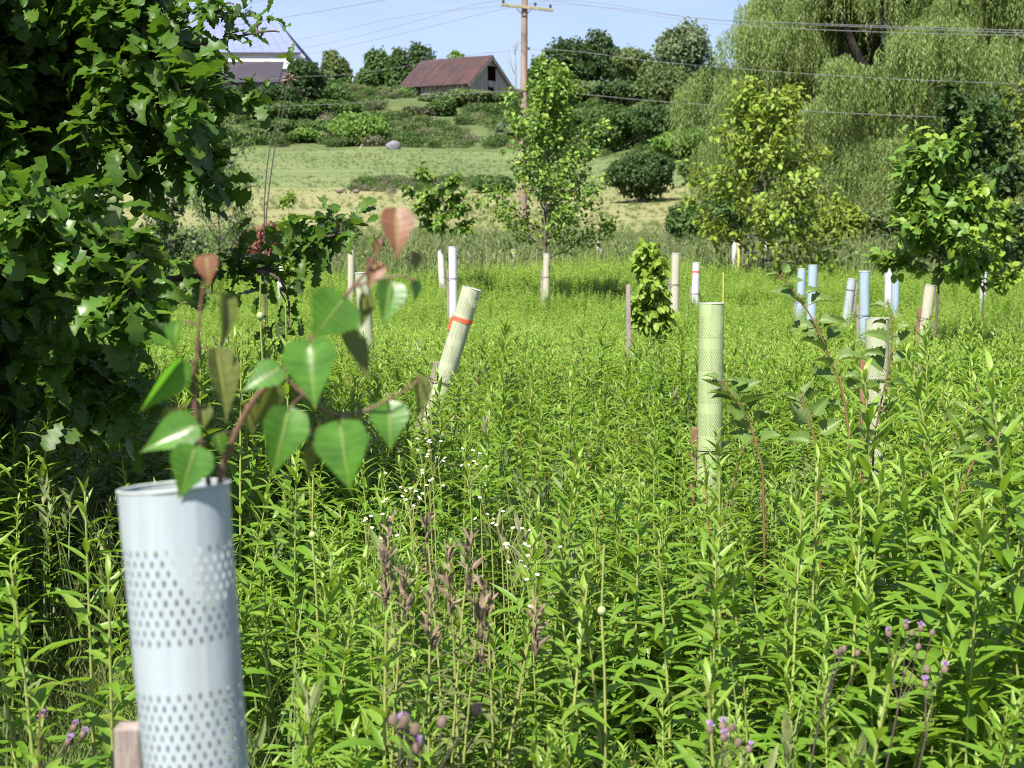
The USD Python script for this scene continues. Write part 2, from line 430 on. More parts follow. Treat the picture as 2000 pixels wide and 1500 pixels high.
ground_mat("meadow_soil", [(0.3, (0.035, 0.045, 0.018)), (0.55, (0.07, 0.085, 0.03)), (0.75, (0.14, 0.13, 0.06))], s1=1.4, s2=25)
ground_mat("mown_grass", [(0.30, (0.15, 0.175, 0.065)), (0.5, (0.225, 0.225, 0.095)), (0.70, (0.32, 0.29, 0.14))], s1=0.11, s2=3.0, stripes=(0.09, 0.12), dist=0.12)
ground_mat("upper_grass", [(0.30, (0.085, 0.13, 0.045)), (0.5, (0.13, 0.175, 0.065)), (0.72, (0.23, 0.22, 0.10))], s1=0.12, s2=2.4, stripes=(0.09, -0.1), dist=0.12)
ground_mat("rough_hill", [(0.3, (0.055, 0.09, 0.03)), (0.52, (0.10, 0.135, 0.045)), (0.75, (0.19, 0.165, 0.09))], s1=0.16, s2=1.5, dist=0.3)

# ------------------------------------------------------------------ ground
_K = np.array([(-80, 0), (0, 0), (18, 0), (26, .06), (35, .32), (50, .92), (60, 1.12), (75, 1.75), (100, 3.2), (106, 3.9), (112, 4.75), (140, 7.95), (148, 9.3), (160, 12.3), (175, 15.6), (190, 16.6), (230, 18), (300, 20), (2500, 22)], float)
_prof = PchipInterpolator(_K[:, 0], _K[:, 1])


def hgt(x, y):
    x, y = np.asarray(x, float), np.asarray(y, float)
    s = np.clip((x - 1) / 22, 0, 1); s = s * s * (3 - 2 * s)
    g = np.clip((y - 62) / 30, 0, 1)
    base = _prof(np.minimum(y + 26 * s * g, 2400))
    q = np.stack([x * 0.06, y * 0.06, np.zeros_like(x)], -1)
    return base + (meshkit.fbm(q, 3, 5) - 0.5) * 1.6 * np.clip((y - 95) / 80, 0, 1) + (meshkit.fbm(q * 8, 2, 9) - 0.5) * 0.10 * np.clip(1.2 - np.abs(y) / 60, 0.0, 1)


gx = np.unique(np.concatenate([np.linspace(-1500, -150, 28), np.linspace(-150, 150, 201), np.linspace(150, 1500, 28)]))
gy = np.unique(np.concatenate([np.linspace(-800, -20, 16), np.linspace(-20, 60, 81), np.linspace(60, 200, 141), np.linspace(200, 2300, 45)]))
GX, GY = np.meshgrid(gx, gy, indexing="ij")
GV = np.stack([GX, GY, hgt(GX, GY)], -1).reshape(-1, 3)
ni, nj = GX.shape
I, J = np.meshgrid(np.arange(ni - 1), np.arange(nj - 1), indexing="ij")
Q = np.stack([I * nj + J, (I + 1) * nj + J, (I + 1) * nj + J + 1, I * nj + J + 1], -1).reshape(-1, 4)
cx, cy = GV[Q, 0].mean(1), GV[Q, 1].mean(1)
edge = 47.5 + 2.5 * np.sin(cx * 0.22)
sx = np.clip((cx - 1) / 22, 0, 1)
top1 = 103 - 22 * sx + 1.5 * np.sin(cx * 0.3)
field1 = (cy > edge) & (cy < top1) & (np.abs(cx) < 90)
field2 = (cy >= top1) & (cy < 141 - 60 * sx + 1.5 * np.sin(cx * 0.4)) & (np.abs(cx) < 90)
near = (cy <= edge) & ~field1
rest = ~(field1 | field2 | near)
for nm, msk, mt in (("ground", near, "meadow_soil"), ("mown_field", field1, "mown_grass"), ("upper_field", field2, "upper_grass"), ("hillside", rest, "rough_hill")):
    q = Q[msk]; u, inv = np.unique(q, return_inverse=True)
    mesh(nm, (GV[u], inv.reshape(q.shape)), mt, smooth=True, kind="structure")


def gz(x, y):
    return float(hgt(np.array([x]), np.array([y]))[0])


# ------------------------------------------------------------------ far buildings
def roof_slab(a, b, c, d, th=0.12):
    """A roof slope as a slab from its four corners."""
    q = np.array([a, b, c, d], float); n = unit(np.cross(q[1] - q[0], q[3] - q[0]))
    v = np.vstack([q, q - n * th])
    return v, np.array([[0, 1, 2], [0, 2, 3], [4, 6, 5], [4, 7, 6], [0, 4, 5], [0, 5, 1], [1, 5, 6], [1, 6, 2], [2, 6, 7], [2, 7, 3], [3, 7, 4], [3, 4, 0]])


BY = 182.0
bc = P(892, 199, BY)
base_z = gz(bc[0], bc[1] + 3) - 0.3
peak, eave_z = P(960, 115, BY)[2], P(900, 169, BY)[2]
barn = thing("wooden_barn", "old weathered wooden barn with rusty red roof on top of the hill", "barn", (bc[0], bc[1], 0))
# local frame: the long side runs along lx, the gable along ly
ang = math.radians(-33)
LX = np.array([math.cos(ang), math.sin(ang), 0]); LY = np.array([-math.sin(ang), math.cos(ang), 0])
LEN, WID = 10.3, 9.2


def bl(u, w, z):
    return LX * u + LY * w + np.array([0, 0, z])


plank_rng = np.random.default_rng(3)


def plank_wall(u0, w0, u1, w1, zlo, ztop, mat, holes=(), wdt=0.42):
    """Upright boards between two corners; ztop(s) gives the height along the wall; holes = (s0, s1, z0, z1)."""
    a, b = np.array([u0, w0]), np.array([u1, w1]); L = np.linalg.norm(b - a); n = max(1, int(L / wdt))
    d = (b - a) / L; nrm = np.array([d[1], -d[0]])
    for k in range(n):
        s0, s1 = k * L / n + 0.012, (k + 1) * L / n - 0.012
        sm = (s0 + s1) / 2; lo, hi = zlo + plank_rng.uniform(-.1, .15), ztop(sm) - 0.02
        spans = [(lo, hi)]
        for h0, h1, z0, z1 in holes:
            if s1 > h0 and s0 < h1:
                spans = [(x, y) for l, h in spans for x, y in ((l, min(h, z0)), (max(l, z1), h)) if y - x > 0.05]
        if plank_rng.random() < 0.04:
            continue
        for l, h in spans:
            off = nrm * plank_rng.uniform(0.0, 0.05)
            pts = []
            for s in (s0, s1):
                for t in (0.0, -0.05):
                    q = a + d * s + off + nrm * t
                    pts += [bl(q[0], q[1], l), bl(q[0], q[1], h)]
            hull = trimesh.PointCloud(pts).convex_hull
            mesh("plank", (hull.vertices, hull.faces), mat if plank_rng.random() < 0.75 else "barn_board_pale", barn)


hw = WID / 2


def gable(s):
    return eave_z + (peak - eave_z) * (1 - abs(s - hw) / hw)


plank_wall(LEN / 2, -hw, LEN / 2, hw, base_z, lambda s: gable(s), "barn_board_pale", holes=((hw - 0.6, hw + 0.9, eave_z + 0.45, eave_z + 2.25), (hw - .4, hw + .5, eave_z - 1.2, eave_z - .3)))
plank_wall(-LEN / 2, -hw, LEN / 2, -hw, base_z, lambda s: eave_z, "barn_board", holes=((2.2, 3.0, base_z, eave_z - .2),))
plank_wall(-LEN / 2, hw, -LEN / 2, -hw, base_z, lambda s: gable(s), "barn_board")
plank_wall(LEN / 2, hw, -LEN / 2, hw, base_z, lambda s: eave_z, "barn_board")
o, oe = 0.35, 0.6
for side in (-1, 1):
    e0, e1 = bl(-LEN / 2 - o, side * (hw + oe), eave_z - oe * (peak - eave_z) / hw), bl(LEN / 2 + o, side * (hw + oe), eave_z - oe * (peak - eave_z) / hw)
    r0, r1 = bl(-LEN / 2 - o, 0, peak), bl(LEN / 2 + o, 0, peak)
    off = np.array([0, 0, 0.14])
    q = (e0, e1, r1, r0) if side < 0 else (r0, r1, e1, e0)
    e_lo, r_lo, e_hi, r_hi = (e0, r0, e1, r1)
    for k in range(16):          # roofing sheets, each a little proud of or below its neighbour
        f0, f1 = k / 16, (k + 1) / 16 - .002
        up_ = off + [0, 0, plank_rng.uniform(-.03, .03)]
        ea, eb = e_lo + (e_hi - e_lo) * f0, e_lo + (e_hi - e_lo) * f1
        ra, rb = r_lo + (r_hi - r_lo) * f0, r_lo + (r_hi - r_lo) * f1
        mesh("roof_sheet", roof_slab(*[x + up_ for x in ((ea, eb, rb, ra) if side < 0 else (ra, rb, eb, ea))], th=0.08), "rusty_roof" if plank_rng.random() < .6 else "browned_roof", barn)
    mesh("barge_board", roof_slab(*[x + np.array([0, 0, 0.02]) for x in ((e1 - LX * .12, e1, r1, r1 - LX * .12) if side < 0 else (r1 - LX * .12, r1, e1, e1 - LX * .12))], th=0.35), "barn_board", barn)
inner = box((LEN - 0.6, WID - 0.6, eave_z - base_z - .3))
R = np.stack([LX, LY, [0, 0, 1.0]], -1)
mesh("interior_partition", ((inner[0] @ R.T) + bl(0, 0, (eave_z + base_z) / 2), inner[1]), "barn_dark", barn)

# white farm building with the big metal roof
WY = 176.0
wc = P(480, 110, WY)
rz, ez = P(480, 33, WY + 6)[2], P(480, 103, WY)[2]
xl, xr = P(330, 100, WY)[0], P(588, 100, WY)[0]
xrr = P(537, 33, WY + 6)[0]
wb = thing("white_farm_building", "white farm building with broad pale blue metal roof behind the oak", "building", (0, 0, 0))
gb = gz(wc[0], WY) - 1
mesh("wall", box((xr - xl - 0.9, 11.8, ez - gb), ((xl + xr) / 2, WY + 6.02, (gb + ez) / 2)), "white_siding", wb)
# the roof in standing-seam sheets
nsh = 14
for k in range(nsh):
    f0, f1 = k / nsh, (k + 1) / nsh
    a, b = np.array([xl + (xr - xl) * f0, WY, ez + .05]), np.array([xl + (xr - xl) * f1 - .03, WY, ez + .05])
    c_, d_ = np.array([xl + (xrr - xl) * f1 - .03, WY + 6, rz]), np.array([xl + (xrr - xl) * f0, WY + 6, rz])
    mesh("roof_sheet", roof_slab(a, b, c_, d_, .08), "metal_roof", wb)
mesh("roof_back", roof_slab((xl, WY + 6, rz), (xrr, WY + 6, rz), (xr, WY + 12, ez), (xl, WY + 12, ez), .08), "metal_roof", wb)
mesh("gable_end", (np.array([(xr - .5, WY + .7, ez), (xr - .5, WY + 11.4, ez), (xrr - .4, WY + 6, rz - .1), (xr - .7, WY + .7, ez), (xr - .7, WY + 11.4, ez), (xrr - .6, WY + 6, rz - .1)]), np.array([[0, 1, 2], [3, 5, 4], [0, 2, 5], [0, 5, 3], [1, 4, 5], [1, 5, 2]])), "white_siding", wb)
mesh("eave_gutter", box((xr - xl, 0.18, 0.24), ((xl + xr) / 2, WY - .12, ez - .08)), "insulator", wb)
lx0, lx1 = P(372, 120, WY - 1)[0], P(553, 120, WY - 1)[0]
lz0, lz1 = P(480, 119, WY - 1)[2], P(480, 160, WY - 6)[2]
mesh("lean_to_roof", roof_slab((lx0 - .4, WY - 6, lz1), (lx1 + .2, WY - 6, lz1), (lx1, WY - .4, lz0), (lx0, WY - .4, lz0), .15), "shingle_roof", wb)
mesh("lean_to_wall", box((lx1 - lx0 - .6, 4.6, lz1 - gb + 0.2), ((lx0 + lx1) / 2, WY - 3.2, (lz1 + gb) / 2 - .3)), "barn_board", wb)
sh = thing("farm_shed", "small shed with dark pitched roof half hidden by trees below the white building", "shed", (0, 0, 0))
SY = 172.0
s0, s1, s2 = P(585, 140, SY), P(642, 165, SY), P(628, 200, SY)
mesh("roof", roof_slab((s0[0] - 2, SY - 2.5, s1[2]), (s1[0], SY - 2.5, s1[2]), (s0[0] + 1.6, SY, s0[2]), (s0[0] - 2, SY, s0[2]), .15), "shingle_roof", sh)
mesh("roof", roof_slab((s0[0] - 2, SY, s0[2]), (s0[0] + 1.6, SY, s0[2]), (s1[0], SY + 2.5, s1[2]), (s0[0] - 2, SY + 2.5, s1[2]), .15), "shingle_roof", sh)
gs = gz(s0[0], SY) - 1
mesh("wall", box((s1[0] - s0[0] + 1.2, 4.4, s1[2] - gs), ((s0[0] + s1[0]) / 2 - .9, SY, (s1[2] + gs) / 2 - .1)), "barn_board_pale", sh)

# ------------------------------------------------------------------ utility pole and wires
POY = 62.0
pb, pt = P(1021, 445, POY), P(1025, -40, POY)
pb[2] = gz(pb[0], POY) - 0.2
pole = thing("utility_pole", "tall weathered wooden utility pole with a single crossarm at the edge of the mown field", "utility pole")
n = 14
pp = pb + np.linspace(0, 1, n)[:, None] * (pt - pb)
mesh("shaft", tube(pp, np.linspace(0.185, 0.125, n), 14), "pole_wood", pole, smooth=40)
ca0, ca1 = P(979, 9, POY - .2), P(1080, 20, POY - .2)
d = unit(ca1 - ca0); Rm = frames(d, [0, 0, 1.0])[0]
bx = box((np.linalg.norm(ca1 - ca0), 0.1, 0.125), bevel=0.012)
mesh("crossarm", (bx[0] @ Rm.T + (ca0 + ca1) / 2, bx[1]), "crossarm_wood", pole)
pin_top = []
for px_, py_ in ((983, 7), (1045.5, 12), (1075, 16)):
    q = P(px_, py_, POY - .2)
    mesh("insulator", (lambda m: (np.array(m.vertices) + q, np.array(m.faces)))(trimesh.creation.revolve(np.array([(0, -.03), (.02, -.03), (.02, .03), (.065, .035), (.07, .08), (.045, .09), (.05, .13), (.035, .16), (0, .165)]), sections=10)), "insulator", pole)
    pin_top.append(q + [0, 0, 0.15])
for s in (-1, 1):
    q0 = P(1023 + s * 14, 18 + s, POY - .2); q1 = P(1024, 32, POY - .15)
    mesh("brace", tube([q0, q1], 0.018, 5), "insulator", pole)
for py_, px_ in ((95, 1032), (178, 1016)):
    mesh("bracket", box((.14, .2, .1), P(px_, py_, POY - .2)), "insulator", pole)
mesh("band", (lambda m: (np.array(m.vertices) + P(1022.5, 178, POY), np.array(m.faces)))(trimesh.creation.cylinder(.175, .06, sections=14)), "insulator", pole)


def wire(pts, r, label):
    p = thing("power_line", label, "wire", group="wires strung from the utility pole")
    c = bezier(pts, 40)
    mesh("strand", tube(c, r, 5), "wire", p)


WIRES = [
    ([P(300, 135, 120), P(590, 95, 92), P(800, 45, 75), pin_top[0], P(1400, 46, 50), P(1700, 62, 43), P(2090, 70, 36)], "top conductor joined to the crossarm end nearest the barn"),
    ([P(300, 148, 120), P(590, 108, 92), P(800, 62, 75), pin_top[1], P(1400, 40, 50), P(1700, 53, 43), P(2090, 68, 36)], "conductor on the middle insulator of the crossarm"),
    ([P(300, 120, 120), P(590, 76, 92), P(800, 30, 75), pin_top[2], P(1400, 38, 50), P(1700, 50, 43), P(2090, 62, 36)], "conductor on the crossarm end nearest the willow"),
    ([P(200, 183, 115), P(545, 153, 92), P(700, 143, 80), P(1023, 97, POY - .3), P(1300, 122, 54), P(1650, 149, 45), P(2090, 166, 36)], "single cable fixed to the pole shaft below the crossarm"),
    ([P(200, 215, 115), P(480, 209, 92), P(700, 201, 80), P(1017, 178, POY - .3), P(1300, 199, 54), P(1650, 221, 45), P(2090, 236, 36)], "lowest cable, tied to the band halfway up the pole"),
]
for pts, lab in WIRES:
    wire(pts, 0.009, lab)
far_wire = thing("power_line", "thin wire high above the white farm building, clear of the pole", "wire", group="wires strung from the utility pole")
mesh("strand", tube(bezier([P(380, 23, 150), P(540, -4, 130), P(650, -30, 110)], 20), 0.02, 5), "wire", far_wire)
far_wire = thing("power_line", "thin wire crossing the sky just right of the metal roof ridge", "wire", group="wires strung from the utility pole")
mesh("strand", tube(bezier([P(400, 58, 150), P(560, 33, 130), P(700, 9, 110), P(800, -9, 100)], 20), 0.02, 5), "wire", far_wire)

# ------------------------------------------------------------------ trees
DIAMOND = leaf([0, .45, 1], [0.02, .34, .02], fold=.35, curl=.5)
OVAL = leaf([0, .3, .7, 1], [0.03, .3, .26, .02], fold=.3, curl=.5)
LANCE = leaf([0, .35, .7, 1], [0.02, .12, .09, .01], fold=.3, curl=.5)


def sphere_dirs(rng, k):
    d = rng.normal(size=(k, 3))
    return unit(d)


def crown_mesh(rng, lobes, n, size, shape=DIAMOND, shell=0.6, flat=0.5, droop=0.3, seed=0):
    """Leaf-sized faces spread through lobes (cx, cy, cz, rx, ry, rz), thinning inwards, with an uneven outline."""
    L = np.asarray(lobes, float)
    w = L[:, 3] * L[:, 5] + L[:, 4] * L[:, 5]; w /= w.sum()
    k = rng.choice(len(L), n, p=w)
    d = sphere_dirs(rng, n)
    rough = meshkit.fbm(d * 2.4 + k[:, None] * 7.3 + seed, 3, seed)
    r = (shell + (1 - shell) * rng.random(n) ** 0.6) * (0.50 + 0.98 * rough)
    # clumps: pull leaves together in direction space so gaps open between them
    p = L[k, :3] + d * r[:, None] * L[k, 3:]
    q = meshkit.fbm(p * (2.2 / L[:, 3].mean()) + 31.7, 2, seed + 3)
    keep = q > np.quantile(q, 0.15)
    p, d = p[keep], d[keep]
    m = len(p)
    nrm = unit(d * (1 - flat) + np.array([0, 0, flat]) + rng.normal(size=(m, 3)) * 0.45)
    ax = unit(np.cross(nrm, rng.normal(size=(m, 3))) + np.array([0, 0, -droop]))
    return place(shape, frames(ax, nrm), p, size * rng.uniform(0.65, 1.35, m))


def lobes_for(rng, w, h, z0, kind="round"):
    """Lobes for a crown of width w between heights z0 and h."""
    H = h - z0
    if kind == "round":
        out = [(0, 0, z0 + H * .52, w * .36, w * .36, H * .46)]
        for k in range(9):
            a, e = rng.uniform(0, 2 * np.pi), rng.uniform(-.6, 1.1)
            c = np.array([math.cos(a) * math.cos(e) * w * .28, math.sin(a) * math.cos(e) * w * .28, z0 + H * .5 + math.sin(e) * H * .3])
            s = rng.uniform(.16, .26)
            out.append((*c, w * s, w * s, H * s * 1.05))
    elif kind == "cone":
        out = [(0, 0, z0 + H * (.12 + .8 * t), w * .5 * (1 - t) + .08 * w, w * .5 * (1 - t) + .08 * w, H * .13) for t in np.linspace(0, 1, 8)]
    else:  # a low spreading bush
        out = [(0, 0, z0 + H * .35, w * .42, w * .38, H * .5)]
        for k in range(7):
            a = rng.uniform(0, 2 * np.pi); s = rng.uniform(.15, .25)
            out.append((math.cos(a) * w * .28, math.sin(a) * w * .25, z0 + H * rng.uniform(.2, .62), w * s, w * s, H * s * 1.2))
    return out


def far_tree(name, label, cat, px, ptop, wpx, Y, mat, kind="round", trunk_frac=0.2, n=7000, size=None, group=None, shape=DIAMOND, seed=1, hmin=0.0, part="crown", barkmat="bark", zlow=None, shell=0.55):
    rng = np.random.default_rng(seed)
    x = P(px, ptop, Y)[0]; z = gz(x, Y); h = max(P(px, ptop, Y)[2] - z, hmin); w = wpx / FPX * Y
    t = thing(name, label, cat, (x, Y, z - 0.1), group=group)
    z0 = h * trunk_frac if zlow is None else zlow
    size = (size or max(0.10, 5.5 / FPX * Y)) * 1.25
    if kind == "bush":
        b = Bag()
        for k in range(6):
            a = rng.uniform(0, 6.28)
            b.add(*tube(bezier([(0, 0, 0), (math.cos(a) * w * .12, math.sin(a) * w * .12, h * .3), (math.cos(a) * w * .27, math.sin(a) * w * .27, h * .62)], 5), np.linspace(.03, .01, 5) * h * .35, 5))
        mesh("stem", b.vf, barkmat, t)
    else:
        r0 = max(.03 * h, .02)
        b = Bag().add(*tube(bezier([(0, 0, -.2), (rng.normal() * .02 * h, 0, h * .4), (rng.normal() * .03 * h, 0, h * .85)], 8), np.linspace(r0, r0 * .25, 8), 7))
        for k in range(7):
            a, hh = rng.uniform(0, 6.28), h * rng.uniform(max(.25, trunk_frac), .65)
            b.add(*tube(bezier([(0, 0, hh), (math.cos(a) * w * .17, math.sin(a) * w * .17, hh + h * .1), (math.cos(a) * w * .33, math.sin(a) * w * .33, hh + h * .22)], 5), np.linspace(r0 * .5, r0 * .12, 5), 5))
        mesh("trunk", b.vf, barkmat, t)
    mesh(part, crown_mesh(rng, lobes_for(rng, w, h, z0, kind), n, size, shape, seed=seed, shell=shell), "leaf_" + mat, t)
    return t


SKY = "trees along the skyline"
FT = [
    ("round_tree", "lone round tree on the skyline between the white building and the barn", "tree", 654, 97, 64, 212, "olive_green", dict(trunk_frac=.05)),
    ("round_tree", "tall tree at the end of the skyline clump farthest from the barn", "tree", 737, 92, 66, 226, "mid_green", dict(trunk_frac=.1)),
    ("round_tree", "narrow tree in the middle of the skyline clump behind the barn", "tree", 778, 90, 56, 222, "mid_green", dict(trunk_frac=.1)),
    ("round_tree", "broadest dark tree of the clump directly behind the barn roof", "tree", 825, 77, 92, 224, "dark_green", dict(trunk_frac=.1)),
    ("round_tree", "small treetop peeping over the barn ridge", "tree", 893, 95, 62, 232, "bright_green", dict(trunk_frac=.1)),
    ("bushy_tree", "loose low tree at the foot of the skyline clump beside the barn", "tree", 716, 128, 52, 205, "mid_green", dict(trunk_frac=.05)),
    ("round_tree", "broad dark green skyline tree just right of the utility pole", "tree", 1105, 70, 105, 186, "dark_green", dict(trunk_frac=.05)),
    ("round_tree", "tallest dark skyline tree between the pole and the willow", "tree", 1168, 54, 100, 192, "dark_green", dict(trunk_frac=.05)),
    ("bushy_tree", "pale low tree just behind the utility pole on the skyline", "tree", 1052, 108, 56, 200, "mid_green", dict(trunk_frac=.05)),
    ("bushy_tree", "lighter green tree on the slope between the dark trees and the silvery one", "tree", 1240, 88, 118, 172, "olive_green", dict(trunk_frac=.05)),
    ("silvery_tree", "tall silvery green tree touching the edge of the willow", "tree", 1345, 45, 150, 142, "silver_green", dict(trunk_frac=.05, n=8400, size=.34)),
    ("bushy_tree", "mixed green tree on the slope in front of the silvery tree", "tree", 1300, 118, 130, 138, "olive_green", dict(trunk_frac=.05, n=6400)),
    ("bushy_tree", "dark leafy tree behind the edge of the willow", "tree", 1400, 120, 130, 128, "dark_green", dict(trunk_frac=.05, n=6400)),
    ("bushy_tree", "dark tree in front of the white farm building", "tree", 592, 113, 88, 164, "dark_green", dict(trunk_frac=.05, n=6800)),
    ("evergreen_tree", "row of evergreen tops showing above the white building's roof", "tree", 480, 15, 62, 200, "dark_green", dict(trunk_frac=.3)),
    ("bushy_tree", "dark tree on the slope half hidden by the oak's twigs", "tree", 452, 165, 150, 160, "dark_green", dict(trunk_frac=.02, n=6800)),
    ("bushy_tree", "dark tree on the slope below the lean-to roof", "tree", 535, 158, 110, 158, "dark_green", dict(trunk_frac=.02, n=6400)),
    ("bushy_tree", "mid green tree below the small shed", "tree", 640, 163, 92, 166, "mid_green", dict(trunk_frac=.02, n=6000)),
    ("bushy_tree", "tree behind the oak crown, lowest down the slope", "tree", 360, 190, 150, 150, "dark_green", dict(trunk_frac=.02, n=6000)),
]
for i, (nm, lab, cat, px, pt_, w, Y, mat, kw) in enumerate(FT):
    far_tree(nm, lab, cat, px, pt_, w, Y, mat, seed=100 + i, group=SKY, **kw)
SHR = [
    ("shrub", "big bright green shrub at the top edge of the mown field", 702, 210, 118, 146, "bright_green", dict(n=7200)),
    ("shrub", "shrub in front of the barn's dark side wall, at its far corner", 770, 172, 62, 174, "bright_green", {}),
    ("shrub", "brownish shrub below the barn beside the bare dead snag", 815, 205, 64, 160, "brown_green", {}),
    ("shrub", "blue-green shrub between the dead snag and the barn", 862, 188, 60, 163, "mid_green", {}),
    ("shrub", "wide shrub covering the near corner of the barn", 912, 168, 112, 170, "olive_green", dict(n=6400)),
    ("shrub", "shrub under the barn's gable, beside the pole", 985, 178, 86, 173, "mid_green", {}),
    ("shrub", "pale grey-green shrub on the slope just left of the pole", 998, 236, 66, 150, "silver_green", {}),
    ("shrub", "vine-draped shrub with dark hollow behind the planted slender tree", 1195, 188, 130, 128, "mid_green", dict(n=8400)),
    ("shrub", "big dark round shrub standing on the mown field below the willow", 1252, 275, 142, 84, "dark_green", dict(n=12000, size=.17)),
    ("shrub", "dark shrub on the slope above the bright vines", 1310, 188, 150, 124, "dark_green", dict(n=8000)),
    ("shrub", "bright green vines heaped on the slope above the round dark shrub", 1335, 240, 130, 108, "bright_green", dict(n=8000)),
    ("shrub", "dark shrub filling the slope beneath the bright vines", 1370, 290, 110, 92, "mid_green", dict(n=8000, size=.17)),
    ("shrub", "low shrub beside the grass at the foot of the bright bush", 625, 228, 90, 149, "mid_green", {}),
    ("shrub", "low dark shrub on the slope behind the dead seed stalk", 545, 225, 120, 148, "mid_green", {}),
    ("shrub", "low shrub at the field edge just right of the oak crown", 480, 245, 120, 147, "olive_green", {}),
    ("shrub", "shrub on the slope beneath the lowest oak twigs", 410, 235, 120, 145, "dark_green", {}),
    ("shrub", "low dark shrub spreading beneath the yellow tree at the field edge", 1385, 372, 175, 42, "mid_green", dict(n=12000, size=.1)),
    ("shrub", "weedy low green shrub beside the mauve weeds on the field bank", 965, 335, 90, 100, "mid_green", {}),
    ("shrub", "small rounded shrub left of the barn on the hilltop", 690, 160, 60, 185, "olive_green", {}),
    ("shrub", "hilltop shrub behind the lone round tree's foot", 668, 145, 70, 200, "mid_green", {}),
    ("shrub", "yellowish shrub under the willow between the two planted trees", 1645, 372, 130, 34, "yellow_green", dict(n=8400, size=.085)),
    ("shrub", "olive shrub under the willow behind the yellow shrub", 1695, 380, 160, 38, "olive_green", dict(n=8400, size=.09)),
    ("shrub", "dark undergrowth shrub at the willow's foot", 1560, 375, 190, 41, "mid_green", dict(n=8400, size=.1)),
    ("shrub", "low green shrub beyond the oak's long branch tip", 660, 398, 80, 34, "mid_green", dict(n=5200, size=.09)),
    ("shrub", "red-leaved low shrub half hidden behind the oak's long branch", 505, 404, 95, 27, "red_leaf", dict(n=1800, size=.1)),
]
SHR += [
    ("shrub", "shrub rising behind the slender planted tree's top, nearest the pole", 1078, 158, 110, 168, "mid_green", {}),
    ("shrub", "leafy shrub between the slender tree's top and the vine-draped shrub", 1140, 148, 130, 163, "olive_green", {}),
    ("shrub", "dark shrub behind the slender tree's middle", 1105, 212, 120, 152, "dark_green", {}),
    ("shrub", "shrub half covered by the utility pole below the barn level", 1040, 200, 76, 166, "mid_green", {}),
    ("shrub", "low shrub behind the slender tree's lower crown at the field edge", 1125, 258, 120, 136, "olive_green", {}),
    ("shrub", "tall shrub on the slope below the lighter skyline tree", 1228, 148, 130, 150, "dark_green", {}),
    ("shrub", "wide shrub on the slope between the vine-draped shrub and the willow", 1275, 196, 130, 134, "olive_green", {}),
    ("shrub", "tall shrub below the small shed, behind the dead seed stalk", 568, 188, 130, 157, "mid_green", {}),
    ("shrub", "low leafy shrub at the field's top edge beside the big bright one", 592, 246, 100, 148, "bright_green", {}),
    ("shrub", "shrub in the row at the top of the upper field, behind the stalk's foot", 518, 250, 100, 147, "mid_green", {}),
    ("shrub", "shrub on the hill right below the lone round tree", 660, 190, 110, 160, "mid_green", {}),
    ("shrub", "shrub on the hill beside the barn's far end", 730, 180, 90, 176, "olive_green", {}),
    ("shrub", "shrub under the barn's eave at the middle of its side wall", 850, 186, 70, 172, "mid_green", {}),
]
for i, (nm, lab, px, pt_, w, Y, mat, kw) in enumerate(SHR):
    far_tree(nm, lab, "shrub", px, pt_, w, Y, mat, kind="bush", seed=300 + i, group="shrubs on the slope and field edges", **kw)

# dead snag, bare tree, log, boulder
rng = np.random.default_rng(5)


def bare_tree(name, label, px, ptop, pbase, Y, n, spread, r0):
    x = P(px, ptop, Y)[0]; z = gz(x, Y); h = P(px, ptop, Y)[2] - z
    t = thing(name, label, "dead tree", (x, Y, z - .2))
    mesh("trunk", tube(bezier([(0, 0, 0), (.02 * h, 0, h * .5), (0, 0, h * .98)], 8), np.linspace(r0, r0 * .2, 8), 6), "dead_wood", t)
    for k in range(n):
        a, hh = rng.uniform(0, 6.28), h * rng.uniform(.35, .9)
        mesh("branch", tube(bezier([(0, 0, hh), (math.cos(a) * spread * .4, math.sin(a) * spread * .4, hh + h * .1), (math.cos(a) * spread, math.sin(a) * spread, min(hh + h * .35, h * 1.02))], 5), np.linspace(r0 * .4, r0 * .1, 5), 5), "dead_wood", t)


bare_tree("bare_tree", "leafless grey tree beside the utility pole on the skyline", 1005, 78, 130, 195, 9, 1.4, .14)
bare_tree("dead_snag", "pale bare snag standing between two shrubs below the barn", 848, 222, 262, 158, 3, .8, .16)
bp = P(768, 284, 141); bp[2] = gz(bp[0], 141)
ro = trimesh.creation.icosphere(3, 1.0); v = np.array(ro.vertices)
v *= (0.75 + 0.5 * meshkit.fbm(v * 1.6 + 4, 3, 2))[:, None] * np.array([.75, .6, .62])
bo = thing("boulder", "pale grey boulder at the top edge of the mown field", "boulder", (bp[0], bp[1], bp[2] + .15))
mesh("rock", (v, ro.faces), "grey_boulder", bo, smooth=50)
q0, q1 = P(697, 297, 141), P(708, 281, 141.5)
lg = thing("fallen_branch", "bare pale branch leaning out of the bright green shrub", "branch")
mesh("limb", tube(bezier([q0 - [0, 0, .2], (q0 + q1) / 2 + [.05, 0, 0], q1], 6), np.linspace(.09, .05, 6), 6), "dead_wood", lg)

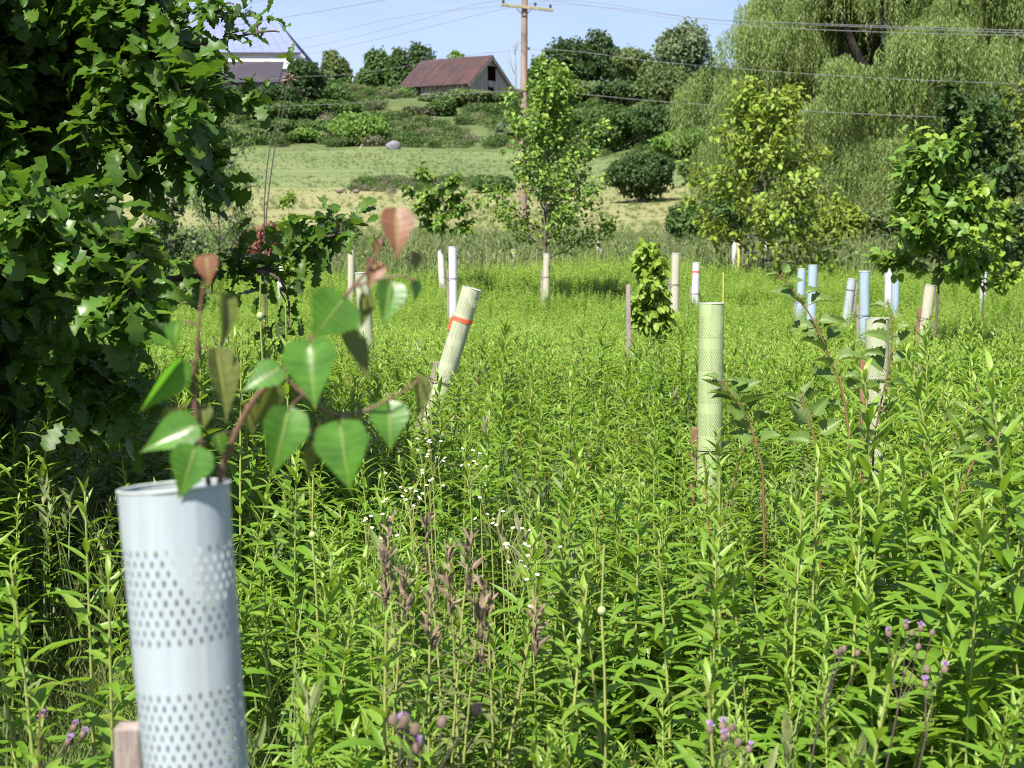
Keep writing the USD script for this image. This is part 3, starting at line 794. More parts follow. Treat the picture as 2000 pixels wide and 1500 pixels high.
# ------------------------------------------------------------------ weeping willow
WX, WYY = P(1765, 300, 53)[0], 53.0
wz = gz(WX, WYY)
willow = thing("weeping_willow", "huge weeping willow with curtains of hanging strands filling the corner of the view", "tree", (WX, WYY, wz))
rng = np.random.default_rng(21)
b = Bag().add(*tube(bezier([(0.6, 0, -.3), (.4, 0, 2.2), (0.1, .2, 4.5)], 9), np.linspace(.62, .46, 9), 12))
mesh("trunk", b.vf, "bark", willow, smooth=50)
tips = []
for k in range(9):
    a = k * 0.7 + rng.uniform(-.2, .2); r = rng.uniform(4, 6.5); h = rng.uniform(8, 13.5)
    c = bezier([(.1, .2, rng.uniform(3.4, 4.6)), (math.cos(a) * r * .35, math.sin(a) * r * .3, h * .6), (math.cos(a) * r * .8, math.sin(a) * r * .6, h * .95), (math.cos(a) * r * 1.15, math.sin(a) * r * .8, h * .93)], 12)
    mesh("limb", tube(c, np.linspace(.24, .04, 12), 8), "dark_bark", willow, smooth=50)
WPROT = []
SLIP = (np.array([(0, 0, 0), (.45, -.085, .01), (.45, .085, .01), (1, 0, 0)], float), np.array([(0, 1, 3), (0, 3, 2)]))
for k in range(6):
    r_ = np.random.default_rng(60 + k)
    p_ = proto("willow_spray")
    V = Bag()
    m = 46
    # an arched twig with strands hanging from it like a curtain
    tw = r_.random(m)
    ox, oy = tw * .8, (r_.random(m) - .5) * 0.75 * (0.35 + tw)
    oz = -0.45 * tw ** 2.2 + r_.normal(size=m) * .05
    ln = r_.uniform(.5, 2.1, m)
    for i in range(m):
        cnt = int(ln[i] / .062)
        s = np.linspace(0, 1, cnt)
        px_ = ox[i] + .10 * np.sin(s * 2 + i) * s; py_ = oy[i] + .10 * np.cos(s * 2.3 + i) * s
        pz_ = oz[i] - s * ln[i]
        pos = np.stack([px_, py_, pz_], 1) + r_.normal(size=(cnt, 3)) * .02
        dirs = unit(np.stack([r_.normal(size=cnt) * .45, r_.normal(size=cnt) * .45, -np.ones(cnt)], 1))
        nr = unit(r_.normal(size=(cnt, 3)))
        V.add(*place(SLIP, frames(dirs, nr), pos, r_.uniform(.11, .20, cnt)))
    mesh("leaves", V.vf, "leaf_willow_green", p_)
    WPROT.append(p_)
wp, wa, ws = [], [], []
NC = 98
for k in range(NC):                  # drooping clumps, each a small dome of sprays, with dark gaps left between them
    z = 2.9 + 11.5 * ((k + rng.random()) / NC) ** .95
    az = rng.uniform(0, 2 * np.pi)
    if math.sin(az) > .8:
        continue
    prof = np.interp(z, [2.2, 4, 6, 8, 10, 12, 14.5], [6.9, 7.1, 6.7, 6.1, 5.3, 3.9, 1.2])
    r = prof * rng.uniform(.55, 1.06)
    c = np.array([math.cos(az) * r, math.sin(az) * r * .75, z])
    R0 = rng.uniform(.45, 1.0)
    for j in range(int(4 + 9 * R0)):
        a2 = rng.uniform(0, 2 * np.pi); q = math.sqrt(rng.random()) * R0
        wp.append(c + [math.cos(a2) * q, math.sin(a2) * q, -.9 * q * q + rng.normal() * .12]); wa.append(a2); ws.append(rng.uniform(.75, 1.25))
for k in range(230):                 # thinner growth inside the crown
    z = rng.uniform(3.4, 13.5); az = rng.uniform(0, 2 * np.pi); prof = np.interp(z, [2.2, 4, 6, 8, 10, 12, 14.5], [6.9, 7.1, 6.7, 6.1, 5.3, 3.9, 1.2])
    r = prof * rng.uniform(.15, .6)
    wp.append(np.array([math.cos(az) * r, math.sin(az) * r * .7 + 2.6, z])); wa.append(az); ws.append(rng.uniform(1.0, 1.6))
for k in range(90):                  # the lowest curtains, brushing the undergrowth
    az = rng.uniform(math.pi, 2 * math.pi); r = rng.uniform(4.5, 7.2); z = rng.uniform(1.3, 3.6)
    wp.append(np.array([math.cos(az) * r, math.sin(az) * r * .75, z])); wa.append(az); ws.append(rng.uniform(.6, 1.0))
for k in range(45):                  # low skirts on the side towards the field
    az = math.pi + rng.normal() * .5; r = rng.uniform(5.8, 7.4); z = rng.uniform(1.9, 4.2)
    wp.append(np.array([math.cos(az) * r, math.sin(az) * r * .75, z])); wa.append(az); ws.append(rng.uniform(.6, .95))
for k in range(46):                  # sprays over the upper limbs
    z = rng.uniform(8.2, 12); az = rng.uniform(math.pi * 1.15, math.pi * 1.85); r = np.interp(z, [8, 10, 12], [6.1, 5.3, 3.9]) * rng.uniform(.7, .98)
    wp.append(np.array([math.cos(az) * r, math.sin(az) * r * .75, z])); wa.append(az); ws.append(rng.uniform(.75, 1.2))
K = len(wp)
scatter(path_for("foliage", willow), WPROT, rng.integers(0, 6, K), np.array(wp), yaw_tilt(np.array(wa), np.zeros(K), np.zeros(K)), np.array(ws), kind="stuff")

# ------------------------------------------------------------------ planted trees with open crowns
def branchy(rng, h, z0, nprim, length, elev, nsec=6, curve=.25, trunk_r=.03, lean=(0, 0), twig_r=.006):
    """Wood of a young tree, and the places (position, direction) where leaves sit."""
    wood, anchors, adir = Bag(), [], []
    tp = bezier([(0, 0, 0), (lean[0] * .4 + rng.normal() * .02 * h, lean[1] * .4, h * .45), (lean[0], lean[1], h)], 14)
    wood.add(*tube(tp, np.linspace(trunk_r, trunk_r * .15, 14), 8))
    for i in range(nprim):
        f = (i + rng.uniform(.1, .9)) / nprim
        hh = z0 + (h * .97 - z0) * f
        st = np.array([np.interp(hh, tp[:, 2], tp[:, k]) for k in range(2)] + [hh])
        a, e, L = i * 2.4 + rng.normal() * .3, elev(f) + rng.normal() * .12, length(f) * rng.uniform(.75, 1.15)
        d = np.array([math.cos(a) * math.cos(e), math.sin(a) * math.cos(e), math.sin(e)])
        c = np.array([st + d * L * s + np.array([0, 0, curve * L * s * s]) + rng.normal(size=3) * .02 * L for s in np.linspace(0, 1, 7)])
        wood.add(*tube(c, np.linspace(trunk_r * .35, twig_r * .6, 7), 5))
        for j in range(nsec):
            s = rng.uniform(.22, 1.0); p0 = np.array([np.interp(s * 6, np.arange(7), c[:, k]) for k in range(3)])
            dd = unit(d + rng.normal(size=3) * .65); l2 = L * .42 * (1.15 - .6 * s)
            c2 = np.array([p0 + dd * l2 * q + np.array([0, 0, -.1 * l2 * q * q]) for q in np.linspace(0, 1, 4)])
            wood.add(*tube(c2, np.linspace(twig_r, twig_r * .4, 4), 4, cap=False))
            for q in np.linspace(.15, 1, 6):
                anchors.append(p0 + dd * l2 * q); adir.append(dd)
        for q in np.linspace(.35, 1, 9):
            anchors.append(np.array([np.interp(q * 6, np.arange(7), c[:, k]) for k in range(3)])); adir.append(d)
    return wood, np.array(anchors), np.array(adir)


def leaf_out(rng, A, D, per, size, shape, spread, droop=.4, sizes=(.7, 1.25)):
    A, D = np.repeat(A, per, 0), np.repeat(D, per, 0)
    m = len(A)
    ax = unit(D * .5 + rng.normal(size=(m, 3)) * .7 + [0, 0, -droop])
    nr = unit(np.array([0, -.15, 1.0]) + rng.normal(size=(m, 3)) * .45)
    return place(shape, frames(ax, nr), A + rng.normal(size=(m, 3)) * spread, size * rng.uniform(*sizes, m))


def planted(name, label, px, py0, ptop, Y, mat, seed, nprim, length, elev, z0, per, size, shape=OVAL, spread=.05, nsec=6, curve=.25, lean=0, trunk_r=.03, group=None, droop=.4, mat2=None):
    rng = np.random.default_rng(seed)
    x = P(px, py0, Y)[0]; z = gz(x, Y); h = P(px, ptop, Y)[2] - z
    t = thing(name, label, "tree", (x, Y, z), group=group)
    wood, A, D = branchy(rng, h, h * z0, nprim, length, elev, nsec, curve, trunk_r, lean=(lean, 0))
    mesh("trunk", wood.vf, "bark", t, smooth=50)
    if mat2:
        k = rng.random(len(A)) < .35
        mesh("crown", leaf_out(rng, A[~k], D[~k], per, size, shape, spread, droop), "leaf_" + mat, t, smooth=True)
        mesh("young_leaves", leaf_out(rng, A[k], D[k], per, size, shape, spread, droop), "leaf_" + mat2, t, smooth=True, kind="stuff")
    else:
        mesh("crown", leaf_out(rng, A, D, per, size, shape, spread, droop), "leaf_" + mat, t, smooth=True)
    return t


PL = "young planted trees in the meadow"
planted("slender_tree", "tall slender young tree with small glossy leaves beside the utility pole", 1069, 520, 165, 19.84, "bright_green", 41, 26,
        lambda f: 1.15 * (1 - .80 * f) * (.6 + .4 * min(1, f * 5)) + .12, lambda f: .22 + .75 * f, .27, 4, .07, spread=.06, nsec=9, trunk_r=.035, group=PL, mat2="lime_green", lean=.12)
planted("small_tree", "small flat-topped young tree above the pale pinkish tube", 862, 520, 350, 21.4, "bright_green", 42, 13,
        lambda f: .52 * (1 - .25 * f), lambda f: .15 + .35 * f, .60, 3, .09, spread=.03, nsec=5, trunk_r=.02, group=PL, curve=.1, mat2="lime_green")
planted("yellow_tree", "yellow-green broad young tree in front of the willow", 1485, 520, 190, 25.0, "yellow_green", 43, 28,
        lambda f: 1.45 * (1 - .72 * f) + .1, lambda f: .05 + .75 * f, .20, 3, .115, spread=.08, nsec=7, trunk_r=.06, group=PL, curve=.15, mat2="lime_green")
planted("lush_tree", "lush green young tree with large leaves rising from the tan tube", 1813, 640, 300, 12.66, "bright_green", 44, 20,
        lambda f: .42 * (1 - .5 * f) + .1, lambda f: .15 + .6 * f, .46, 3, .105, spread=.04, nsec=6, trunk_r=.018, group=PL, mat2="lime_green", lean=.05)
planted("maple_tree", "dark maple-like tree with rusty shoots behind the lush green tree", 1895, 500, 215, 23.0, "dark_green", 45, 26,
        lambda f: .95 * (1 - .45 * f) + .1, lambda f: .2 + .5 * f, .2, 4, .12, spread=.06, nsec=7, trunk_r=.05, group=PL, mat2="rusty_green")
planted("vine_tree", "thin tree hung with yellow-green vine leaves at the very edge of the view", 1972, 500, 165, 26.0, "yellow_green", 46, 22,
        lambda f: .55 * (1 - .3 * f), lambda f: .4, .2, 2, .13, spread=.06, nsec=5, trunk_r=.05, group=PL, mat2="olive_green")
planted("broadleaf_sapling", "light green broad-leaved sapling beside the lush tree", 1925, 560, 418, 15.0, "lime_green", 47, 9,
        lambda f: .26, lambda f: .6, .45, 2, .12, spread=.03, nsec=4, trunk_r=.012, group=PL)
planted("dogwood_sapling", "slim yellow-green sapling with drooping leaves standing free beside a bare stake", 1275, 660, 486, 11.5, "lime_green", 48, 13,
        lambda f: .17 * (1 - .3 * f), lambda f: .7, .42, 3, .075, spread=.025, nsec=4, trunk_r=.008, group=PL, droop=1.0)
planted("willowy_tree", "light green feathery young tree behind the oak's lower twigs", 425, 500, 250, 24.0, "bright_green", 49, 24,
        lambda f: .95 * (1 - .6 * f) + .1, lambda f: .5 + .5 * f, .08, 5, .085, shape=LANCE, spread=.07, nsec=7, trunk_r=.03, group=PL, mat2="silver_green")
planted("poplar_sapling", "grey-green round-leaved young tree in front of the feathery one", 325, 520, 375, 18.5, "silver_green", 50, 16,
        lambda f: .55 * (1 - .4 * f), lambda f: .5, .15, 4, .07, spread=.05, nsec=6, trunk_r=.018, group=PL, mat2="mid_green")
planted("narrow_sapling", "small narrow bright green sapling above the oak's long branch", 566, 470, 378, 20.0, "lime_green", 51, 11,
        lambda f: .14 * (1 - .5 * f) + .03, lambda f: .8, .2, 3, .06, spread=.02, nsec=3, trunk_r=.01, group=PL)
# dead seed stalks behind the oak
for k, (pts, lab) in enumerate(((((520, 420), (535, 300), (556, 200), (562, 155)), "tall dead seed stalk with a brown head beside the oak crown"),
                                (((516, 400), (525, 300), (540, 240), (549, 205)), "shorter bare stalk leaning beside the tall seed stalk"))):
    t = thing("dead_stalk", lab, "dead stalk")
    c = bezier([P(x, y, 13.0 + k * .3) for x, y in pts], 10)
    c = np.vstack([[c[0][0] - .02, c[0][1], gz(c[0][0], 13)], c])
    mesh("stem", tube(c, np.linspace(.0065, .004, 11), 6), "twig", t)
    if k == 0:
        hd = Bag()
        r_ = np.random.default_rng(8)
        for j in range(40):
            d = unit(r_.normal(size=3) + [0, 0, .5])
            hd.add(*tube([c[-1], c[-1] + d * r_.uniform(.03, .075)], [.006, .009], 4))
        mesh("seed_head", hd.vf, "thistle_bract", t)

# ------------------------------------------------------------------ young oak
OX, OY = -2.9, 5.5
oak = thing("young_oak", "dark young oak with lobed leaves and one long low branch over the meadow", "tree", (0, 0, 0))
rng = np.random.default_rng(77)
st = np.array([0, .10, .2, .3, .42, .52, .64, .74, .85, .93, 1.0])
hw_ = np.array([.01, .055, .16, .10, .26, .15, .31, .19, .24, .14, .01])
OAK = [leaf(st, hw_ * s, fold=f, curl=c, cols=1, wave=.018, seed=k) for k, (f, c, s) in enumerate([(.15, .3, 1.), (.35, .6, .95), (.5, .9, .9), (.2, -.25, 1.05), (.7, 1.3, .85), (.1, .5, 1.)])]
oak_protos = []
for k, vf in enumerate(OAK):
    p_ = proto("oak_leaf"); mesh("blade", vf, "oak_leaf", p_, smooth=True); oak_protos.append(p_)
wood = Bag()
trunk = bezier([(OX, OY, -.1), (OX + .06, OY, 1.2), (OX, OY - .05, 2.6), (OX + .1, OY, 4.1)], 14)
wood.add(*tube(trunk, np.linspace(.075, .02, 14), 10))
clusters = []          # (position, direction)
C0, C1 = np.array([OX + .05, OY - .05, 2.25]), np.array([1.22, 1.6, 1.85])


csize = []


def limb(pts, r0, r1, twigs, tl=(.18, .42), every=True, up=.25, ls=1.0):
    c = bezier(pts, 14)
    wood.add(*tube(c, np.linspace(r0, r1, 14), 6))
    d_all = unit(np.gradient(c, axis=0))
    for j in range(twigs):
        s = rng.uniform(.2, 1.0); i = int(s * 13)
        dd = unit(d_all[i] * .7 + rng.normal(size=3) * .6 + [0, 0, up]); L = rng.uniform(*tl) * (1.2 - .5 * s)
        e = c[i] + dd * L
        wood.add(*tube(bezier([c[i], c[i] + dd * L * .5 + rng.normal(size=3) * .02, e], 4), np.linspace(.006, .003, 4), 4))
        clusters.append((e, dd)); clusters.append((c[i] + dd * L * .55, dd))
    clusters.append((c[-1], d_all[-1]))
    csize.extend([ls] * (len(clusters) - len(csize)))


for i in range(340):
    hh = rng.uniform(.45, 4.0)
    s0_ = np.array([np.interp(hh, trunk[:, 2], trunk[:, k]) for k in range(2)] + [hh])
    d = sphere_dirs(rng, 1)[0]; d[2] = abs(d[2]) * .6 - .1
    if rng.random() < .62:
        d[0] = abs(d[0]); d[1] = -abs(d[1]) * rng.uniform(.1, 1)
    d = unit(d)
    # reach to the crown's surface
    o_ = (s0_ - C0) / C1; dd = d / C1
    A_, B_, C_ = dd @ dd, 2 * o_ @ dd, o_ @ o_ - 1
    disc = B_ * B_ - 4 * A_ * C_
    if disc <= 0:
        continue
    L = (-B_ + math.sqrt(disc)) / (2 * A_) * rng.uniform(.8, 1.03)
    if L < .25:
        continue
    e = s0_ + d * L
    limb([s0_, s0_ + d * L * .5 + [0, 0, .10], e + [0, 0, -.05]], .010, .003, int(9 + L * 10))


def Q4(pts, Y0, Y1):
    return [P(x, y, Y0 + (Y1 - Y0) * i / (len(pts) - 1)) for i, (x, y) in enumerate(pts)]


# the branches whose tips stand out against the field and the sky
limb(Q4([(150, 560), (330, 545), (440, 535), (525, 524), (565, 500), (620, 468), (690, 452)], 5.2, 4.7), .013, .004, 18, tl=(.05, .13), up=.35, ls=.75)
limb(Q4([(500, 530), (545, 545), (565, 600), (560, 650)], 4.85, 4.8), .006, .003, 3, tl=(.03, .06), up=-.2, ls=.6)
limb(Q4([(120, 150), (280, 120), (400, 85), (500, 64), (545, 62)], 5.2, 4.6), .007, .0025, 5, tl=(.03, .08), ls=.55)
limb(Q4([(150, 60), (300, 30), (395, 20), (440, 40)], 5.2, 4.7), .007, .0025, 6, tl=(.05, .12), ls=.75)
limb(Q4([(140, 200), (300, 135), (390, 140), (440, 155), (500, 185)], 5.3, 4.8), .007, .0025, 5, tl=(.04, .10), ls=.7)
limb(Q4([(100, 330), (240, 300), (330, 305), (385, 300)], 5.3, 4.8), .007, .0025, 14, tl=(.1, .25))
limb(Q4([(-20, 120), (120, 70), (220, 40), (300, 50)], 5.3, 4.8), .009, .003, 16, tl=(.12, .28))
limb(Q4([(-20, 30), (100, -10), (200, -40), (290, -20)], 5.3, 4.9), .009, .003, 16, tl=(.12, .28))
limb(Q4([(60, 160), (180, 150), (270, 110), (350, 95)], 5.4, 5.0), .009, .003, 14, tl=(.1, .25))
limb(Q4([(60, 300), (200, 250), (330, 205), (385, 235)], 5.1, 4.6), .007, .0025, 14, tl=(.1, .25))
limb(Q4([(0, 470), (100, 500), (200, 515), (290, 580)], 4.6, 4.2), .012, .003, 14, tl=(.08, .2))
limb(Q4([(-80, 400), (0, 420), (70, 440), (150, 460)], 4.6, 4.2), .012, .003, 14, tl=(.08, .2))
limb(Q4([(0, 640), (100, 690), (190, 735), (230, 790)], 5.0, 4.7), .012, .003, 14, tl=(.1, .25), up=-.2)
CP_ = np.array([c for c, _ in clusters]); CD = np.array([d for _, d in clusters]); CS = np.array(csize)
per = np.where(CS < .6, 3, np.where(CS < .99, 5, 11))
A, D = np.repeat(CP_, per, 0), np.repeat(CD, per, 0)
m = len(A)
ax = unit(D * .55 + rng.normal(size=(m, 3)) * .6 + [0, 0, -.15])
nr = unit(np.array([-.1, -.2, 1.0]) + rng.normal(size=(m, 3)) * .42)
LP, LR, LS, LK = A + rng.normal(size=(m, 3)) * .03, frames(ax, nr), rng.uniform(.07, .135, m) * np.repeat(CS, per), rng.integers(0, len(OAK), m)
mesh("trunk", wood.vf, "twig", oak, smooth=50)
qx, qy = pix(LP)
inview = (qx > 0) & (qx < 760) & (qy > 0) & (qy < 900) & (LP[:, 1] > 1)
big = np.where(inview, LS / LP[:, 1], 0)
# the leaves seen largest, unobstructed first: nearest per patch of view
order = np.argsort(LP[:, 1] - 3 * inview)
own = [i for i in order if inview[i]][:300]
is_own = np.zeros(m, bool); is_own[own] = True
for i in own:
    v, f = OAK[LK[i]]
    young = qy[i] > 400 and qx[i] < 300 and qy[i] < 620 and LP[i, 1] < 4.4 and (i * 7) % 10 < 5
    mesh("leaf", ((v @ LR[i].T) * LS[i] + LP[i], f), "oak_young_leaf" if young else "oak_leaf", oak, smooth=True)
o_ = ~is_own
scatter(path_for("foliage", oak), oak_protos, LK[o_], LP[o_], LR[o_], LS[o_], kind="stuff")

# ------------------------------------------------------------------ tree guards (plastic tubes with stakes)
GUARD = {}


def guard_shell(H, r0, r1, fine):
    """The perforated tube wall: bands of small upright slots with plain bands between them, and an overlapped seam."""
    if not fine:
        n = 20; z = np.linspace(0, H, 9); a = np.arange(n) * 2 * np.pi / n
        r = np.interp(z, [0, H], [r1, r0])
        v = np.stack([r[:, None] * np.cos(a), r[:, None] * np.sin(a), np.broadcast_to(z[:, None], (9, n))], -1).reshape(-1, 3)
        i, j = np.meshgrid(np.arange(8), np.arange(n), indexing="ij")
        q = np.stack([i * n + j, i * n + (j + 1) % n, (i + 1) * n + (j + 1) % n, (i + 1) * n + j], -1).reshape(-1, 4)
        return v, np.vstack([q[:, [0, 1, 2]], q[:, [0, 2, 3]]])
    n = 32 * 4
    pitch, period, band = .0089, .130, 10
    zs, hole_row = [0.0], []
    z = H - .055
    rows = []
    while z > .05:
        for k in range(band):
            rows.append((z, k % 2)); z -= pitch
            if z < .05:
                break
        z -= period - band * pitch
    cuts = sorted({0.0, H, *[round(a_ + s * .0029, 5) for a_, _ in rows for s in (-1, 1)]})
    zz_ = []
    for a_, b_ in zip(cuts[:-1], cuts[1:]):
        k = max(1, int((b_ - a_) / .03)); zz_ += list(np.linspace(a_, b_, k + 1)[:-1])
    zz_ = np.array(zz_ + [H])
    ang_ = np.cumsum(np.tile([.95, .95, 1.05, 1.05], 32)); ang_ = (ang_ - ang_[0]) / 128.0 * 2 * np.pi
    r = np.interp(zz_, [0, H], [r1, r0])
    seam = 1 + .016 * ((ang_ > 3.3) & (ang_ < 4.6)) + .008 * np.exp(-((ang_ - 5.3) / .05) ** 2)
    v = np.stack([r[:, None] * seam * np.cos(ang_), r[:, None] * seam * np.sin(ang_), np.broadcast_to(zz_[:, None], (len(zz_), n))], -1).reshape(-1, 3)
    i, j = np.meshgrid(np.arange(len(zz_) - 1), np.arange(n), indexing="ij")
    zc = (zz_[:-1] + zz_[1:]) / 2
    hole = np.zeros((len(zz_) - 1, n), bool)
    for a_, k in rows:
        rr = np.abs(zc - a_) < .0028
        hole[np.ix_(rr, (np.arange(n) % 4) == (0 if k == 0 else 2))] = True
    q = np.stack([i * n + j, i * n + (j + 1) % n, (i + 1) * n + (j + 1) % n, (i + 1) * n + j], -1)[~hole].reshape(-1, 4)
    return v, np.vstack([q[:, [0, 1, 2]], q[:, [0, 2, 3]]])


def tree_guard(label, px, py, wpx, mat, lean=0.0, H=1.2, Y=None, stake=None, tape=None, fine=False, taper=1.0, stake_mat="weathered_stake", torn=False, group="plastic tree guards standing in the meadow", back=0.0):
    """A tree guard whose rim centre stands at pixel (px, py); wpx its width there, lean in degrees to the side."""
    r0 = .05
    Y = Y or FPX * 2 * r0 / wpx
    top = P(px, py, Y)
    ax = np.array([math.sin(math.radians(lean)), back, math.cos(math.radians(lean))]); ax = unit(ax)
    g = gz(top[0], Y)
    H = (top[2] - g) / ax[2]
    foot = top - ax * H
    t = thing("tree_guard", label, "tree guard", foot, group=group)
    R_ = frames(np.cross([0, 1.0, 0], ax), ax)[0]
    tr = lambda vf: (np.asarray(vf[0]) @ R_.T, vf[1])  # noqa: E731
    r1 = r0 * taper
    mesh("shell", tr(guard_shell(H, r0, r1, fine)), mat, t, smooth=True)
    k = 40 if fine else 20
    a = np.arange(k + 1) * 2 * np.pi / k
    ring = np.stack([np.cos(a) * r0 * 1.012, np.sin(a) * r0 * 1.012, np.full(k + 1, H)], 1)
    tv = tube(ring, .0013 if fine else .0030, 6, cap=False)
    mesh("rim", tr(tv), "guard_rim", t, smooth=True)
    if stake:
        sx_, sh_ = stake                     # side (-1 / +1) and height
        bx = box((.025, .025, sh_ + .2), (sx_ * (r0 + .0135), .0, sh_ / 2 - .1), bevel=.002)
        mesh("stake", tr(bx), stake_mat, t)
        zt = sh_ - .09
        a2 = np.linspace(0, 2 * np.pi, 25)
        w = np.stack([np.cos(a2) * (r1 + .004) + (np.cos(a2) * sx_ > 0) * sx_ * .026 * np.abs(np.cos(a2)), np.sin(a2) * (r1 + .006), np.full(25, zt)], 1)
        mesh("cable_tie", tr(tube(w, .0026, 5, cap=False)), "black_plastic", t)
        mesh("tie_tail", tr(tube([(sx_ * (r0 + .026), -.012, zt), (sx_ * (r0 + .06), -.02, zt + .006), (sx_ * (r0 + .09), -.02, zt + .012)], .0022, 5)), "black_plastic", t)
    if tape:
        m_ = trimesh.creation.annulus(r0 * 1.03, r0 * 1.055, .022, sections=28)
        mesh("marker_tape", tr((np.array(m_.vertices) + [0, 0, H - tape], m_.faces)), "orange_tape", t)
        tl = box((.02, .002, .07), (-r0 * 1.02, -.018, H - tape - .035))
        mesh("tape_end", tr(tl), "orange_tape", t)
    return t, top, ax, H


near_guard = tree_guard("pale blue-grey tree guard closest to the camera, a birch sapling growing out of its top", 340, 950, 216, "guard_blue", lean=-4.2, stake=None, fine=True, taper=.70, back=.085)
NT, NTOP, NAX, NH = near_guard
sk = P(252, 1418, 1.36)
stk = box((.026, .022, sk[2] + .15), (sk[0] - NTOP[0] + NAX[0] * NH, sk[1] - NTOP[1] + NAX[1] * NH, (sk[2] - .15) / 2), bevel=.002)
mesh("stake", stk, "weathered_stake", NT)
tree_guard("upright green perforated tree guard nearest the middle of the meadow", 1390, 592, 49, "guard_green", stake=(-1, .70), fine=True, stake_mat="brown_stake")
tree_guard("leaning pale green tree guard with orange tape round it", 922, 563, 38, "guard_pale_green", lean=17, stake=(-1, .82), tape=.17, fine=True)
tree_guard("pale green tree guard behind the serrated-leaf shrub sprigs", 1713, 622, 45, "guard_pale_green", lean=-2, stake=(-1, .93), fine=True, stake_mat="brown_stake")
tree_guard("slim cream tree guard under the small flat-topped tree", 861, 489, 13, "guard_cream", lean=-2)
tree_guard("white tree guard beside the slim cream one", 884, 482, 16.5, "guard_white", lean=-.5, stake=(-1, .95))
tree_guard("grey-beige tree guard under the slender tree, a dark band near its top", 1068, 495, 14, "guard_tan", lean=1, stake=(-1, .8))
tree_guard("thin pale tree guard far off, just right of the small tree's crown", 909, 436, 5.5, "guard_tan", lean=4, Y=38)
tree_guard("short white tree guard in the tall grass between two planted trees", 1003, 487, 10, "guard_white", lean=-3)
tree_guard("tall thin white tree guard far off by the field edge", 1169, 467, 7, "guard_white", Y=36)
tree_guard("bluish white tree guard just in front of the thin far one", 1172, 487, 9, "guard_white", lean=2)
tree_guard("tan tree guard standing behind the drooping sapling", 1320, 495, 17, "guard_tan", lean=.5, stake=(-1, .85))
tree_guard("white tree guard with a band of orange tape", 1360, 513, 14.5, "guard_white", lean=1, tape=.12, stake=(-1, .6))
tree_guard("white tree guard beside a yellow stake under the yellow tree", 1435, 473, 10, "guard_white")
tree_guard("curled white tree guard beside the yellow tree's dark trunk", 1493, 470, 9, "guard_white", lean=-5)
tree_guard("sky-blue tree guard partly covered by the taller shrub sprig", 1566, 525, 16.5, "guard_sky", lean=1, stake=(-1, .65))
tree_guard("sky-blue tree guard immediately right of the covered one", 1588, 518, 18.5, "guard_sky", lean=.5)
tree_guard("tilted blue-grey tree guard with its stake on the far side", 1664, 545, 17, "guard_blue", lean=6, stake=(1, .82))
tree_guard("broad blue tree guard between the tilted one and the white one", 1689, 530, 20, "guard_sky", lean=-1, stake=(-1, .7))
tree_guard("white tree guard left of the lush tree's crown", 1736, 509, 15, "guard_white", lean=-1)
tree_guard("narrow blue tree guard in front of the white one by the lush tree", 1749, 544, 15.5, "guard_sky", lean=-1)
tree_guard("white tree guard half hidden under the lush tree", 1766, 510, 9.5, "guard_white", lean=3)
tree_guard("tan tree guard from which the lush tree grows", 1817, 557, 22, "guard_tan", lean=5.5, stake=(-1, .72), stake_mat="brown_stake")
tree_guard("white tree guard with leaves against it at the far side of the meadow", 1921, 520, 13.5, "guard_white", lean=-1)
tree_guard("pale tree guard below the tip of the oak's long branch", 686, 490, 13.5, "guard_tan", lean=1)
tree_guard("small white tree guard right of the oak's branch tip", 718, 488, 8, "guard_white", lean=-1)
tree_guard("pale green tree guard behind the birch sapling's leaves", 707, 533, 28, "guard_pale_green", lean=-3)
tree_guard("blue tree guard behind the fork of the oak's long branch", 532, 505, 11, "guard_sky")
tree_guard("white tree guard beside the blue one behind the oak branch", 548, 518, 13, "guard_white", lean=1)


def lone_stake(label, px, ptop, Y, mat, w=.025, lean=0.0, name="stake"):
    t_ = P(px, ptop, Y); g = gz(t_[0], Y)
    t = thing("wooden_stake" if name == "stake" else name, label, "stake", (t_[0], Y, g))
    H = t_[2] - g
    bx = box((w, w, H + .1), (0, 0, H / 2 - .05), bevel=w * .08)
    v = bx[0].copy(); v[:, 0] += (v[:, 2] - H) * math.tan(math.radians(lean))
    mesh("post", (v, bx[1]), mat, t)
    mesh("chamfered_tip", box((w * .7, w * .7, .01), (0, 0, H + .004), bevel=.001), mat, t)


lone_stake("bare grey wooden stake standing alone left of the drooping sapling", 1227, 558, 9.6, "weathered_stake", w=.03, lean=-1)
lone_stake("yellow marker stake beside a white tree guard under the yellow tree", 1443, 450, 27, "yellow_paint", w=.045)
lone_stake("short stake with an orange top beside the far white guards", 1165, 513, 29, "orange_tape", w=.07)
lone_stake("short yellow marker stake among the goldenrod right of the taped white guard", 1413, 533, 18, "yellow_paint", w=.010)

# ------------------------------------------------------------------ birch sapling in the near guard
birch = thing("birch_sapling", "young birch sapling with large toothed leaves growing out of the near tree guard", "sapling")
BYY = NTOP[1]


